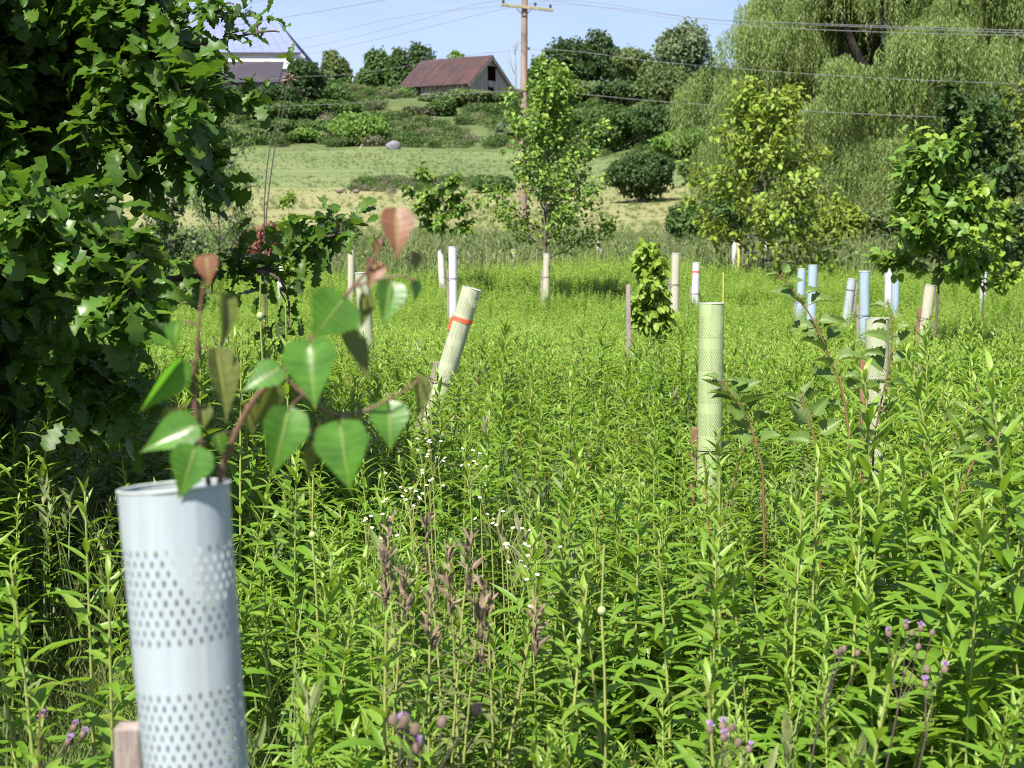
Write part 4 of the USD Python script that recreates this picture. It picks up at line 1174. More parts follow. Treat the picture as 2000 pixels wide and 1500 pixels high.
def bl_leaf(rng_seed, fold, curl):
    t = np.linspace(0, 1, 31)
    w = np.interp(t, [0, .06, .16, .26, .36, .46, .56, .66, .76, .85, .93, 1.0], [.03, .29, .41, .43, .385, .325, .26, .19, .125, .07, .03, .003])
    w = w * (1 + .07 * np.where(np.arange(31) % 2 == 0, 1, -1) * (t > .1))
    v, f = leaf(t, w, fold=fold, curl=curl, cols=3, wave=.0, seed=rng_seed)
    # side veins: shallow pleats running out from the midrib
    s = np.abs(np.tile(np.linspace(-1, 1, 7), 31)); tt = np.repeat(t, 7)
    v[:, 2] += .010 * np.random.default_rng(rng_seed).normal() * np.sin(tt * 7) * s
    v[:, 2] += .0055 * np.sin((tt - .35 * s) * 44) * s
    v[:, 0] -= .10 * (s ** 1.5) * (tt < .12)
    vein = np.clip(np.sin((tt - .35 * s) * 44 + 1.6), 0, 1) ** 3 * (s > .05) * (s < .9) * .38
    return v, f, vein


BL = [  # base pixel, tip pixel, width px, depth of base, depth of tip (relative), roll degrees, fold, curl, material
    ((669, 586), (604, 672), 108, .00, -.01, 8, .08, .15, "birch_leaf"),
    ((607, 674), (612, 806), 112, -.02, -.05, -12, .42, .35, "birch_leaf"),
    ((762, 556), (750, 643), 66, .01, -.01, 22, .45, .3, "birch_leaf"),
    ((562, 806), (532, 942), 96, -.03, -.05, 10, .40, .4, "birch_leaf"),
    ((665, 833), (683, 972), 112, -.03, -.05, -10, .38, .4, "birch_leaf"),
    ((760, 792), (763, 886), 80, .02, .0, 0, .25, .3, "birch_leaf"),
    ((350, 708), (266, 822), 58, .00, .0, 35, .55, .2, "birch_leaf"),
    ((347, 634), (335, 692), 36, .01, .0, -30, .6, .8, "birch_leaf"),
    ((378, 832), (261, 884), 80, -.02, -.04, -16, .30, .3, "birch_leaf"),
    ((380, 878), (350, 983), 86, -.04, -.06, 12, .25, .4, "birch_leaf"),
    ((438, 578), (436, 692), 38, .02, .0, 50, .4, .2, "birch_olive_leaf"),
    ((424, 690), (452, 836), 66, .02, .0, 30, .35, .3, "birch_olive_leaf"),
    ((545, 722), (464, 764), 60, .0, -.02, -25, .2, .3, "birch_leaf"),
    ((535, 752), (492, 852), 44, .03, .02, 45, .3, .3, "birch_olive_leaf"),
    ((674, 655), (736, 756), 48, .02, .02, 40, .4, .3, "birch_olive_leaf"),
    ((774, 414), (777, 514), 70, .01, -.01, 6, .38, .3, "birch_red_leaf"),
    ((403, 502), (408, 562), 50, .01, .0, -8, .4, .5, "birch_red_leaf"),
    ((733, 514), (722, 566), 46, .02, .0, 20, .4, .4, "birch_red_leaf"),
    ((735, 470), (733, 502), 18, .02, .02, 10, .3, .3, "birch_red_leaf"),
    ((811, 494), (812, 536), 22, .03, .02, 30, .3, .3, "birch_olive_leaf"),
    ((811, 550), (812, 594), 22, .03, .02, 30, .3, .3, "birch_leaf"),
    ((820, 740), (822, 828), 34, .03, .02, 35, .4, .5, "birch_olive_leaf"),
    ((712, 578), (706, 652), 34, .03, .02, 35, .4, .3, "birch_olive_leaf"),
    ((425, 850), (436, 896), 34, .0, .0, 20, .3, .3, "birch_leaf"),
    ((396, 794), (402, 840), 32, .02, .01, 30, .4, .6, "birch_olive_leaf"),
    ((602, 872), (606, 944), 30, .04, .04, 30, .3, .3, "birch_olive_leaf"),
    ((480, 790), (500, 862), 40, .03, .03, 30, .3, .3, "birch_olive_leaf"),
    ((340, 800), (330, 850), 50, .04, .04, 20, .3, .3, "birch_olive_leaf"),
]
stems = [
    ([(428, 990), (432, 925), (447, 880), (470, 825), (503, 772), (550, 730), (602, 668), (655, 600), (690, 560), (722, 520), (748, 470), (775, 414)], .0034, .0010),
    ([(412, 990), (404, 920), (394, 870), (380, 790), (378, 740), (385, 690), (390, 620), (396, 560), (403, 503)], .0027, .0010),
    ([(550, 730), (600, 775), (660, 812), (700, 806), (760, 780), (818, 742)], .0018, .0009),
    ([(690, 560), (730, 548), (775, 540), (811, 548)], .0016, .0008),
]
spts = []
for pts, r0, r1 in stems:
    c = bezier([P(x, y, BYY + .01) for x, y in pts], 40)
    mesh("stem", tube(c, np.linspace(r0, r1, 40), 8), "birch_stem", birch, smooth=True)
    spts.append(c)
spts = np.vstack(spts)
pet = Bag()
for k, (b0, t0, w, db, dt_, roll, fold, curl, mt) in enumerate(BL):
    a, e = P(*b0, BYY + db), P(*t0, BYY + dt_)
    L = np.linalg.norm(e - a); d = (e - a) / L
    view = unit(np.array([0, 0, CAMZ]) - (a + e) / 2)
    side = np.cross(view, d)
    rr = math.radians(roll)
    n_ = unit(view * math.cos(rr) + side * math.sin(rr) + np.array([0, 0, .12]))
    v, f, vein = bl_leaf(k, fold, curl)
    wid = w / FPX * BYY / max(.35, math.cos(rr)) / .84 / L
    v = v * np.array([1 / max(np.ptp(v[:, 0]), .1), wid, wid ** .5])
    lf = mesh("leaf", ((v @ frames(d, n_)[0].T) * L + a, f), mt, birch, smooth=True, tone=vein)
    rib = v.reshape(31, 7, 3)[:, 3] + [0, 0, .004]
    mesh("midrib", tube((rib @ frames(d, n_)[0].T) * L + a, np.linspace(.0007, .0002, 31), 5), "goldenrod_stem", lf)
    j = np.argmin(((spts - a) ** 2).sum(1))
    if np.linalg.norm(spts[j] - a) > .002:
        mesh("petiole", tube(bezier([spts[j], (spts[j] + a) / 2 + [0, 0, .003], a + d * L * .03], 6), np.linspace(.0011, .0008, 6), 5), "birch_stem" if k % 2 else "red_stem", birch)

# ------------------------------------------------------------------ ninebark sprigs (serrated lobed leaves on red stems)
def nb_leaf(seed, fold, curl):
    t = np.linspace(0, 1, 15)
    w = np.interp(t, [0, .05, .2, .38, .45, .7, .9, 1], [.06, .30, .40, .42, .30, .22, .07, .005])
    w = w * (1 + .10 * np.where(np.arange(15) % 2 == 0, 1, -1))
    v, f = leaf(t, w, fold=fold, curl=curl, cols=2, wave=.01, seed=seed)
    s = np.abs(np.tile(np.linspace(-1, 1, 5), 15)); tt = np.repeat(t, 5)
    v[:, 2] += .022 * np.sin((tt - .4 * s) * 40) * s
    return v, f


NB = [nb_leaf(k, f, c) for k, (f, c) in enumerate([(.5, .5), (.8, .7), (.6, -.3), (1.0, 1.0)])]
SPR = [
    ([(1665, 960), (1650, 790), (1622, 700), (1590, 630), (1560, 580), (1515, 532)], 4.1, "tallest serrated-leaf sprig, arching up over the blue tree guards", 20),
    ([(1702, 1010), (1706, 880), (1716, 810), (1735, 720), (1742, 660), (1735, 590)], 4.3, "red-stemmed serrated-leaf sprig in front of the pale green guard", 17),
    ([(1490, 920), (1475, 860), (1455, 805), (1425, 765), (1405, 742)], 4.2, "serrated-leaf sprig bending across the upright green guard", 14),
    ([(1870, 990), (1885, 940), (1912, 885), (1955, 845), (2010, 815)], 4.0, "red-stemmed sprig leaning out of the edge of the view", 12),
    ([(1830, 960), (1850, 890), (1885, 825), (1925, 785)], 4.5, "short sprig between the tall goldenrod spike and the edge of the view", 9),
    ([(1600, 900), (1590, 850), (1572, 800), (1562, 775)], 4.1, "small sprig with few leaves below the tallest sprig", 8),
]
for k, (pts, Y, lab, nl) in enumerate(SPR):
    rng = np.random.default_rng(500 + k)
    t = thing("ninebark_sprig", lab, "shrub", group="red-stemmed sprigs with serrated leaves")
    c = bezier([P(x, y, Y) for x, y in pts], 30)
    c = np.vstack([bezier([[c[0][0] + .04, Y + .05, gz(c[0][0], Y)], c[0]], 5)[:-1], c])
    mesh("stem", tube(c, np.linspace(.0042, .0014, len(c)), 7), "red_stem", t, smooth=True)
    for j in range(nl):
        s = .18 + .82 * (j + .5) / nl
        i = int(4 + s * 29); i = min(i, len(c) - 1)
        a = c[i]
        sd = 1 if j % 2 else -1
        along = unit(c[min(i + 1, len(c) - 1)] - c[max(i - 1, 0)])
        d = unit(np.array([sd * .95, rng.normal() * .35, .30 + rng.normal() * .3]) + along * .35)
        n_ = unit(np.array([rng.normal() * .35, -.5 + rng.normal() * .4, 1.0]))
        size = rng.uniform(.058, .088) * (1.0 - .45 * s * (s > .8))
        v, f = NB[rng.integers(0, 4)]
        a2 = a + d * .02
        mesh("leaf", ((v @ frames(d, n_)[0].T) * size + a2, f), "ninebark_leaf", t, smooth=True)
        mesh("petiole", tube([a, a2 + d * .004], .0011, 5), "red_stem", t)

# ------------------------------------------------------------------ goldenrod meadow
def gold_leaf(fold, curl, far=False):
    if far:
        return leaf([0, .4, 1], [.03, .12, .006], fold=fold, curl=curl)
    return leaf([0, .12, .32, .55, .8, 1], [.025, .075, .104, .092, .046, .003], fold=fold, curl=curl)


GLV = [gold_leaf(f, c) for f, c in ((.35, .35), (.45, .75), (.3, 1.15), (.5, .1))]
GLF = [gold_leaf(f, c, True) for f, c in ((.35, .4), (.4, 1.0))]


def goldenrod_parts(seed, H, nleaf, lmax, far=False, top_only=.12, tuft=True, bare=.12):
    """Stem points, and for each leaf (shape, rotation, position, size, tone)."""
    r = np.random.default_rng(seed)
    bend = r.normal(size=2) * .06 * H
    sp = bezier([(0, 0, -.03), (bend[0] * .35, bend[1] * .35, H * .5), (bend[0], bend[1], H)], 8 if not far else 4)
    f = np.linspace(bare, 1, nleaf) ** .92
    az = np.arange(nleaf) * 2.4 + r.normal(size=nleaf) * .35
    el = np.interp(f, [0, .45, .75, .92, 1], [-.12, .28, .58, .95, 1.25]) + r.normal(size=nleaf) * .18
    ln = lmax * np.interp(f, [0, .2, .55, .8, 1], [.55, .9, 1.0, .72, .34]) * r.uniform(.8, 1.15, nleaf)
    d = np.stack([np.cos(az) * np.cos(el), np.sin(az) * np.cos(el), np.sin(el)], 1)
    up = np.stack([-np.cos(az) * np.sin(el), -np.sin(az) * np.sin(el), np.cos(el)], 1) + r.normal(size=(nleaf, 3)) * .18
    z = f * H
    pos = np.stack([np.interp(z, sp[:, 2], sp[:, 0]), np.interp(z, sp[:, 2], sp[:, 1]), z], 1)
    tone = np.clip((f - .72) / .28, 0, 1) ** 1.4 * .85
    return sp, frames(d, up), pos, ln, tone, r


def build_goldenrod(parent, seed, H, nleaf, lmax, far=False, separate=False, mat="goldenrod_leaf", stem_r=.0040, stemmat="goldenrod_stem"):
    sp, R_, pos, ln, tone, r = goldenrod_parts(seed, H, nleaf, lmax, far)
    mesh("stem", tube(sp, np.linspace(stem_r, stem_r * .45, len(sp)), 5 if not far else 3, cap=False), stemmat, parent, smooth=True)
    L = GLF if far else GLV
    k = r.integers(0, len(L), len(ln))
    if separate:
        for i in range(len(ln)):
            v, f = L[k[i]]
            mesh("leaf", ((v @ R_[i].T) * ln[i] + pos[i], f), mat, parent, smooth=True, tone=np.full(len(v), tone[i]))
        return
    b = Bag()
    for q in range(len(L)):
        s = k == q
        if s.any():
            V, F = place(L[q], R_[s], pos[s], ln[s]); b.add(V, F, np.repeat(tone[s], len(L[q][0])))
    mesh("leaves", b.vf, mat, parent, smooth=True, tone=b.tone, kind="stuff")


GN, GS = [], []
GSPEC = [(.80, 60, .135), (.74, 56, .13), (.86, 64, .14), (.68, 52, .115), (.78, 64, .10), (.92, 68, .135), (.72, 54, .13), (.62, 48, .115),
         (.84, 58, .13), (.76, 70, .08), (.58, 42, .15), (.70, 48, .125)]
for k, (H, nl, lm) in enumerate(GSPEC):
    p_ = proto("goldenrod")
    build_goldenrod(p_, 700 + k, H, nl, lm, stemmat="red_stem" if k in (8, 11) else "goldenrod_stem", mat="dry_leaf" if k == 11 else "goldenrod_leaf")
    GN.append(p_)
    p_ = proto("goldenrod_split")            # the same stalk with each leaf a part of its own
    build_goldenrod(p_, 700 + k, H, nl, lm, separate=True, stemmat="red_stem" if k in (8, 11) else "goldenrod_stem", mat="dry_leaf" if k == 11 else "goldenrod_leaf")
    GS.append(p_)
GF = []
for k in range(4):          # farther off: small stands of several stalks
    r_ = np.random.default_rng(800 + k)
    p_ = proto("goldenrod_stand"); sb, lb = Bag(), Bag()
    for j in range(9):
        H = r_.uniform(.58, .86)
        sp, R_, pos, ln, tone, rr = goldenrod_parts(900 + k * 20 + j, H, 32, .125, True, bare=.3)
        off = np.array([*(r_.uniform(-.22, .22, 2)), 0])
        sb.add(*tube(sp + off, np.linspace(.003, .0015, len(sp)), 3, cap=False))
        kk = rr.integers(0, 2, len(ln))
        for q in range(2):
            V, F = place(GLF[q], R_[kk == q], pos[kk == q] + off, ln[kk == q]); lb.add(V, F, np.repeat(tone[kk == q], len(GLF[q][0])))
    mesh("stems", sb.vf, "goldenrod_stem", p_, kind="stuff"); mesh("leaves", lb.vf, "goldenrod_far_leaf", p_, tone=lb.tone, kind="stuff")
    GF.append(p_)

rng = np.random.default_rng(99)


def meadow_points(y0, y1, dens, margin):
    n_ = int(dens * (y1 - y0) * (0.72 * y1 + 2 * margin))
    y = rng.uniform(y0, y1, n_); x = rng.uniform(-1, 1, n_) * (0.36 * y1 + margin)
    k = np.abs(x) < .36 * y + margin
    return x[k], y[k]


def clear(x, y):
    """Where no stalk grows: the trodden grass corner, and the foot of each near guard."""
    bad = (np.hypot((x + 1.0) / .55, (y - 2.75) / .75) < 1) | (np.hypot(x - NTOP[0], y - NTOP[1]) < .5) | (y < 1.75)
    for px_, w in ((1390, 49), (905, 38), (1720, 45)):
        Y_ = FPX * .1 / w
        bad |= np.hypot(x - (px_ - 1000) / FPX * Y_, y - Y_) < .09
    return ~bad


def height_factor(x, y):
    n_ = meshkit.fbm(np.stack([x * .9, y * .9, x * 0], -1), 3, 17)
    h = .78 + .5 * n_
    h *= np.interp(y, [5.5, 9], [1, .82])
    h *= 1 - .28 * np.exp(-((x - .1) / .8) ** 2 - ((y - 2.4) / .9) ** 2)          # lower growth in front of the camera
    h *= 1 - .18 * np.exp(-((x + .3) / .9) ** 2 - ((y - 4.6) / 1.0) ** 2)
    h *= 1 + .14 * np.exp(-((x - 1.15) / .6) ** 2 - ((y - 3.2) / .8) ** 2)
    h *= 1 - .21 * np.exp(-((x - .70) / .32) ** 2 - ((y - 4.7) / .95) ** 2)
    h *= 1 - .22 * np.exp(-((x - 1.32) / .28) ** 2 - ((y - 5.2) / 1.0) ** 2)
    return h


x, y = meadow_points(1.75, 9.0, 46, 1.3)
k = clear(x, y)
gap = (x / y > -.345) & (x / y < -.262) & (y > 2.9) & (y < 6.5)          # thin growth where the oak keeps the ground dark
k &= ~(gap & (rng.random(len(x)) < .8)); x, y = x[k], y[k]
gap = (x / y > -.345) & (x / y < -.262) & (y > 2.9) & (y < 6.5)
sc = height_factor(x, y) * rng.uniform(.82, 1.16, len(x)) * np.where(gap, .72, 1)
R_ = yaw_tilt(rng.uniform(0, 6.28, len(x)), rng.normal(size=len(x)) * .07, rng.normal(size=len(x)) * .07)
pos = np.stack([x, y, hgt(x, y)], 1)
idx = rng.choice(len(GN), len(x), p=np.array([10, 10, 10, 10, 9, 9, 10, 9, 6, 8, 6, 3]) / 100)
bent = rng.random(len(x)) < .07
R_[bent] = yaw_tilt(rng.uniform(0, 6.28, bent.sum()), rng.normal(size=bent.sum()) * .33, rng.normal(size=bent.sum()) * .33)
tp = pos + np.array([0, 0, .7]) * sc[:, None]
qx, qy = pix(tp)
seen = (qx > -20) & (qx < 2020) & (qy > 300) & (qy < 1640) & (pos[:, 1] > 1.75)
order = np.argsort(pos[:, 1] + 100 * ~seen)
own = order[:268]
PATCH = [(-9, 480, "beside the near tree guard and the oak's shade"), (480, 900, "in front of the leaning guard, at the feet of the birch"), (900, 1350, "in the low middle of the meadow"), (1350, 9999, "in the tall stand before the green guards")]
for n_own, i in enumerate(own):
    lab = next(l for a, b_, l in PATCH if a <= max(qx[i], 0) < b_)
    copy_of((GS if n_own < 400 else GN)[idx[i]], "goldenrod_plant", pos[i], R_[i], sc[i], "leafy green goldenrod stalk " + lab, "goldenrod", "goldenrod stalks " + lab)
rest_ = np.ones(len(x), bool); rest_[own] = False
scatter("/World/goldenrod_meadow", GN, idx[rest_], pos[rest_], R_[rest_], sc[rest_], kind="stuff", label="dense goldenrod growing between and beyond the near stalks", cat="goldenrod")
x, y = meadow_points(9.0, 27.5, 14.0, 2.0)
y = y + .0
k = y < 25.5 + 1.5 * np.sin(x * .7)
x, y = x[k], y[k]
scatter("/World/goldenrod_expanse", GF, rng.integers(0, 4, len(x)), np.stack([x, y, hgt(x, y)], 1), yaw_tilt(rng.uniform(0, 6.28, len(x)), rng.normal(size=len(x)) * .06, rng.normal(size=len(x)) * .06),
        np.interp(y, [9, 12, 19, 23, 27], [.86, .62, .60, .82, .95]) * rng.uniform(.82, 1.12, len(x)) * (.85 + .3 * meshkit.fbm(np.stack([x * .4, y * .4, x * 0], -1), 2, 3)), kind="stuff", label="sunlit goldenrod spreading to the far edge of the meadow", cat="goldenrod")

# tall single stalks that stand out
TALL = [(1418, 915, 3.05, "behind the green guard's foot"), (1590, 905, 3.15, "below the tallest sprig"), (1548, 1000, 2.8, "with a dark leaf near its middle"), (1665, 1010, 2.9, "thick-stemmed and straight"), (1812, 695, 4.3, "tallest, a feathery spike beside the tan guard"),
        (1848, 750, 4.5, "second spike beside the tallest"), (1875, 985, 2.9, "near the purple thistle"), (1975, 1000, 2.9, "at the very edge of the view"), (1330, 1045, 2.9, "left of the green guard's stake"), (1085, 1150, 2.6, "reddish-stemmed, in the low middle"),
        (1210, 1130, 2.7, "beside the round gall"), (560, 590, 4.6, "dark against the field under the oak branch"), (455, 640, 4.4, "shaded under the oak's long branch"), (500, 655, 4.7, "with drooping leaves behind the birch stem"), (70, 1090, 2.6, "sunlit before the oak's shadow"),
        (165, 945, 3.2, "half in the oak's shade"), (205, 1110, 2.7, "left of the near guard's rim"), (30, 880, 3.0, "by the edge of the view under the oak"), (1085, 700, 6.2, "standing above the rest right of the leaning guard"), (855, 660, 5.9, "in front of the leaning guard"),
        (740, 1240, 2.3, "broad-leaved at the bottom beside the near guard"), (1130, 1440, 2.0, "lowest in the view, wide top seen from above"), (1440, 1330, 2.1, "near the lone thistle at the bottom"), (1640, 1270, 2.2, "bright tuft beside the thistle clump")]
for k, (px_, py_, Y, lab) in enumerate(TALL):
    t_ = P(px_, py_, Y); g = gz(t_[0], Y)
    H = t_[2] - g
    t = thing("goldenrod_plant", "goldenrod stalk " + lab, "goldenrod", (t_[0], Y, g), rotz=float(k * 77 % 360), group="goldenrod stalks that stand out")
    sep = True
    build_goldenrod(t, 1000 + k, H, int(20 + H * 24), .145 if Y < 3.4 else .125, separate=sep, stem_r=.0052)

# wilted purple-brown tops
WIL = ["tallest wilted goldenrod top, nearest the near tree guard", "wilted goldenrod at the edge of the clump closest to the near tree guard", "short wilted goldenrod tucked behind the tallest one",
       "tall wilted goldenrod in the middle of the purple-brown clump", "thin wilted goldenrod beside the tall middle one", "wilted goldenrod just right of the clump's tall middle stalk",
       "low wilted goldenrod at the front of the clump, near side", "low wilted goldenrod at the front centre of the clump", "low wilted goldenrod at the front of the clump, far side", "wilted goldenrod standing apart on the clump's side towards the green guard"]
for k, (px_, py_, Y) in enumerate([(780, 1040, 2.75), (740, 1110, 2.7), (815, 1105, 2.72), (883, 1045, 2.8), (858, 1065, 2.7), (903, 1095, 2.75), (830, 1180, 2.5), (870, 1190, 2.5), (935, 1180, 2.6), (975, 1150, 2.65)]):
    t_ = P(px_, py_, Y); g = gz(t_[0], Y); H = t_[2] - g
    t = thing("wilted_goldenrod", WIL[k], "goldenrod", (t_[0], Y, g), rotz=float(k * 50), group="wilted goldenrod clump")
    build_goldenrod(t, 1100 + k, H, 40, .07, mat="wilted_leaf")
    r_ = np.random.default_rng(1200 + k); hd = Bag()
    for j in range(26):
        d = unit(np.array([*(r_.normal(size=2) * .45), 1.0])); s = r_.uniform(.022, .045)
        V, F = place(LANCE, frames(d, r_.normal(size=3)), np.array([[0, 0, H - r_.uniform(-.01, .11)]]) + 0.0, s); hd.add(V, F)
    top_c = goldenrod_parts(1100 + k, H, 40, .07)[0][-1]
    v, f = hd.vf
    mesh("withered_top", (v + [top_c[0], top_c[1], 0], f), "withered", t)

# white fleabane
FLB = ["large white flower cluster below the birch sapling's outermost leaf", "smaller white cluster just left of the uppermost one", "white cluster beside the uppermost one, towards the middle of the meadow", "three white blooms at the end of the upper row",
       "white cluster halfway down, just under the birch leaf tips", "white cluster halfway down, right of its twin", "dense white cluster left of the halfway pair", "sparse white blooms at the left of that dense cluster",
       "white cluster nearest the near tree guard", "few white blooms between the guard's cluster and the wilted tops", "small white cluster at the top of the group on the middle side", "four white blooms just under that small cluster",
       "broad white cluster in the centre of the middle-side group", "white cluster on the outer edge of the middle-side group", "lowest dense white cluster, right of the wilted goldenrod", "few white blooms beside the lowest dense cluster", "lone low white blooms beneath all the other clusters"]


def fleabane(k, px_, py_, Y, nh, spread):
    r_ = np.random.default_rng(1300 + k)
    t_ = P(px_, py_, Y); g = gz(t_[0], Y); H = t_[2] - g
    t = thing("fleabane", FLB[k], "wildflower", (t_[0], Y, g), group="white wildflowers in the meadow")
    fork = np.array([0, 0, H - .10])
    mesh("stem", tube(bezier([(0, 0, 0), (.01, 0, H * .4), fork], 6), np.linspace(.0028, .0018, 6), 5), "goldenrod_stem", t)
    for j in range(max(3, int(nh * .75))):
        e = np.array([r_.normal() * spread, r_.normal() * spread * .8, H + r_.uniform(-.05, .02)])
        mesh("flower_stalk", tube(bezier([fork, (fork + e) / 2 + [0, 0, .01], e], 4), .0009, 4), "goldenrod_stem", t)
        n_ = unit(np.array([r_.normal() * .3, -.35, 1.0])); R1 = frames(np.cross(n_, [0.3, .2, .1]), n_)[0]
        pt = Bag()
        for q in range(14):
            a = q * 2 * np.pi / 14; d = np.array([math.cos(a), math.sin(a), .15])
            V, F = place(leaf([0, .6, 1], [.12, .2, .06], 0, .2), frames(d, [0, 0, 1.0]), np.zeros((1, 3)), .0052); pt.add(V, F)
        v, f = pt.vf
        fl = mesh("flower", (v @ R1.T + e, f), "white_petal", t)
        c = trimesh.creation.icosphere(1, .0024)
        mesh("flower_centre", (np.array(c.vertices) * [1, 1, .6] @ R1.T + e + n_ * .001, c.faces), "yellow_centre", fl)


for k, a in enumerate([(845, 868, 4.2, 11, .03), (828, 862, 4.25, 6, .025), (918, 888, 4.1, 8, .03), (937, 884, 4.15, 3, .02), (800, 922, 3.9, 6, .03), (840, 925, 3.9, 7, .035), (806, 968, 3.7, 10, .035), (780, 962, 3.7, 5, .025), (715, 1018, 3.4, 9, .03), (758, 1016, 3.4, 5, .02),
                       (960, 980, 3.6, 5, .025), (980, 996, 3.55, 4, .025), (990, 1022, 3.45, 8, .04), (1032, 1030, 3.4, 6, .04), (1020, 1066, 3.3, 10, .03), (1000, 1075, 3.3, 3, .02), (1040, 1140, 3.0, 4, .03)]):
    fleabane(k, *a)


# thistles
def thistle(px_, py_, Y, nh, label, spread, hs, purple):
    r_ = np.random.default_rng(int(px_ * 7 + py_))
    t_ = P(px_, py_, Y); g = gz(t_[0], Y); H = t_[2] - g
    t = thing("thistle", label, "thistle", (t_[0], Y, g), group="purple thistles in the meadow")
    fork = np.array([-.03, 0, H - .13])
    mesh("stem", tube(bezier([(-.1, 0, 0), (-.09, .01, H * .3), fork], 6), np.linspace(.0032, .002, 6), 5), "twig", t)
    for j in range(nh):
        e = np.array([r_.normal() * spread, r_.normal() * spread * .6, H - abs(r_.normal()) * spread * 1.3])
        d = unit(e - fork + [0, 0, .1])
        mesh("flower_stalk", tube(bezier([fork, (fork + e) / 2 + r_.normal(size=3) * .008, e], 5), .0010, 5), "twig", t)
        m_ = trimesh.creation.revolve(np.array([(0, 0), (.35, .08), (.5, .4), (.42, .8), (.28, 1.0), (0, 1.0)]), sections=10)
        Rr = frames(np.cross(d, [1, .1, 0]), d)[0]
        hd = mesh("flower_head", (np.array(m_.vertices) * hs @ Rr.T + e, m_.faces), "thistle_bract", t, smooth=40)
        if r_.random() < purple:
            fb = Bag()
            for q in range(40):
                dd = unit(d + r_.normal(size=3) * .38)
                fb.add(*tube([e + d * hs * .9, e + d * hs * .9 + dd * hs * r_.uniform(.5, .85)], [hs * .04, hs * .06], 3))
            mesh("floret_tuft", fb.vf, "purple_floret", hd)


thistle(1795, 1230, 2.35, 6, "thistle clump with brown heads and one purple flower beside the bright goldenrod tuft", .03, .011, .35)
thistle(1848, 1295, 2.3, 3, "thinner thistle branch with a purple head leaning away from the clump", .02, .013, .9)
thistle(1420, 1420, 2.0, 6, "thistle with pale purple heads at the bottom of the picture", .018, .012, .8)
thistle(1640, 1255, 2.3, 4, "thistle with small green-grey closed buds", .03, .011, 0)
thistle(860, 1400, 1.45, 7, "blurred thistle with brown heads close to the camera", .022, .012, .2)
thistle(115, 1395, 2.6, 8, "thistle with faded purple heads in the open grass by the near guard", .03, .014, .6)
for px_, py_, Y, r0, lab in ((1175, 1193, 2.62, .0085, "round pale green gall on a goldenrod stem in the low middle"), (508, 617, 4.65, .012, "round pale gall on the dark stalk under the oak branch"), (610, 1045, 3.2, .008, "small round gall beside the near guard")):
    q = P(px_, py_, Y)
    t = thing("goldenrod_gall", lab, "gall", q)
    s = trimesh.creation.icosphere(2, r0); v = np.array(s.vertices); v[:, 2] *= 1.12
    mesh("swelling", (v, s.faces), "gall_skin", t, smooth=True)
    mesh("stem", tube(bezier([(0, 0, -q[2] + gz(q[0], q[1])), (.01, 0, -q[2] * .4), (0, 0, -r0)], 6), .003, 5), "goldenrod_stem", t)
    mesh("stem", tube([(0, 0, r0), (.004, 0, r0 + .12)], .0024, 5), "goldenrod_stem", t)

# ------------------------------------------------------------------ grasses
def grass_tuft(name, seed, n_, h, mat, lean, w, heads=0, headmat=None):
    r_ = np.random.default_rng(seed); b = Bag(); p_ = proto(name)
    for j in range(n_):
        a = r_.uniform(0, 6.28); H = h * r_.uniform(.5, 1.1); l = lean * r_.uniform(.3, 1.2) * H
        o = np.array([*(r_.normal(size=2) * .05 * (1 + h)), 0])
        c = np.array([o + [math.cos(a) * l * s * s, math.sin(a) * l * s * s, H * (s - .25 * lean * s * s)] for s in (0, .4, .75, 1)])
        sd = np.array([-math.sin(a), math.cos(a), 0]) * w
        ww = np.array([1, .9, .55, .05])[:, None]
        v = np.stack([c - sd * ww, c + sd * ww], 1).reshape(-1, 3)
        f = np.array([[0, 1, 3], [0, 3, 2], [2, 3, 5], [2, 5, 4], [4, 5, 7], [4, 7, 6]])
        b.add(v, f)
        if j < heads:
            for q in range(6):
                V, F = place(LANCE, frames(np.array([r_.normal() * .4, r_.normal() * .4, 1.0]), r_.normal(size=3)), c[-1:] - [0, 0, .02 * q * h], .10 * h); b.add(V, F)
    mesh("blades", b.vf, mat, p_, kind="stuff")
    return p_


TG = [grass_tuft("tall_grass_tuft", 1400 + k, 40, 1.05, "tall_grass_blade", .3, .006, heads=7) for k in range(3)]
x, y = meadow_points(24.5, 51, 7.5, 2)
k = y > 25 + 1.5 * np.sin(x * .7)
x, y = x[k], y[k]
scatter("/World/tall_grass", TG, rng.integers(0, 3, len(x)), np.stack([x, y, hgt(x, y)], 1), yaw_tilt(rng.uniform(0, 6.28, len(x)), x * 0, x * 0), np.interp(y, [25, 32, 40, 51], [.95, .75, .50, .25]) * rng.uniform(.7, 1.2, len(x)) * (.5 + .9 * meshkit.fbm(np.stack([x * .25, y * .25, x * 0], -1), 3, 8)),
        kind="stuff", label="tall seeding grass between the goldenrod and the mown field", cat="grass")
x, y = meadow_points(2.0, 10, 2.6, 1)
k = clear(x, y); x, y = x[k], y[k]
scatter("/World/meadow_grass", TG, rng.integers(0, 3, len(x)), np.stack([x, y, hgt(x, y)], 1), yaw_tilt(rng.uniform(0, 6.28, len(x)), x * 0, x * 0), rng.uniform(.45, .72, len(x)), kind="stuff", label="wisps of tall grass mixed in among the goldenrod stalks", cat="grass")
SG = [grass_tuft("short_grass_tuft", 1500 + k, 46, .22, "short_grass_blade", .8, .0022) for k in range(3)]
n_ = 900
x, y = rng.normal(size=n_) * .55 - 1.0, rng.normal(size=n_) * .75 + 2.75
x2, y2 = meadow_points(1.75, 7, 26, .6)
x, y = np.r_[x, x2], np.r_[y, y2]
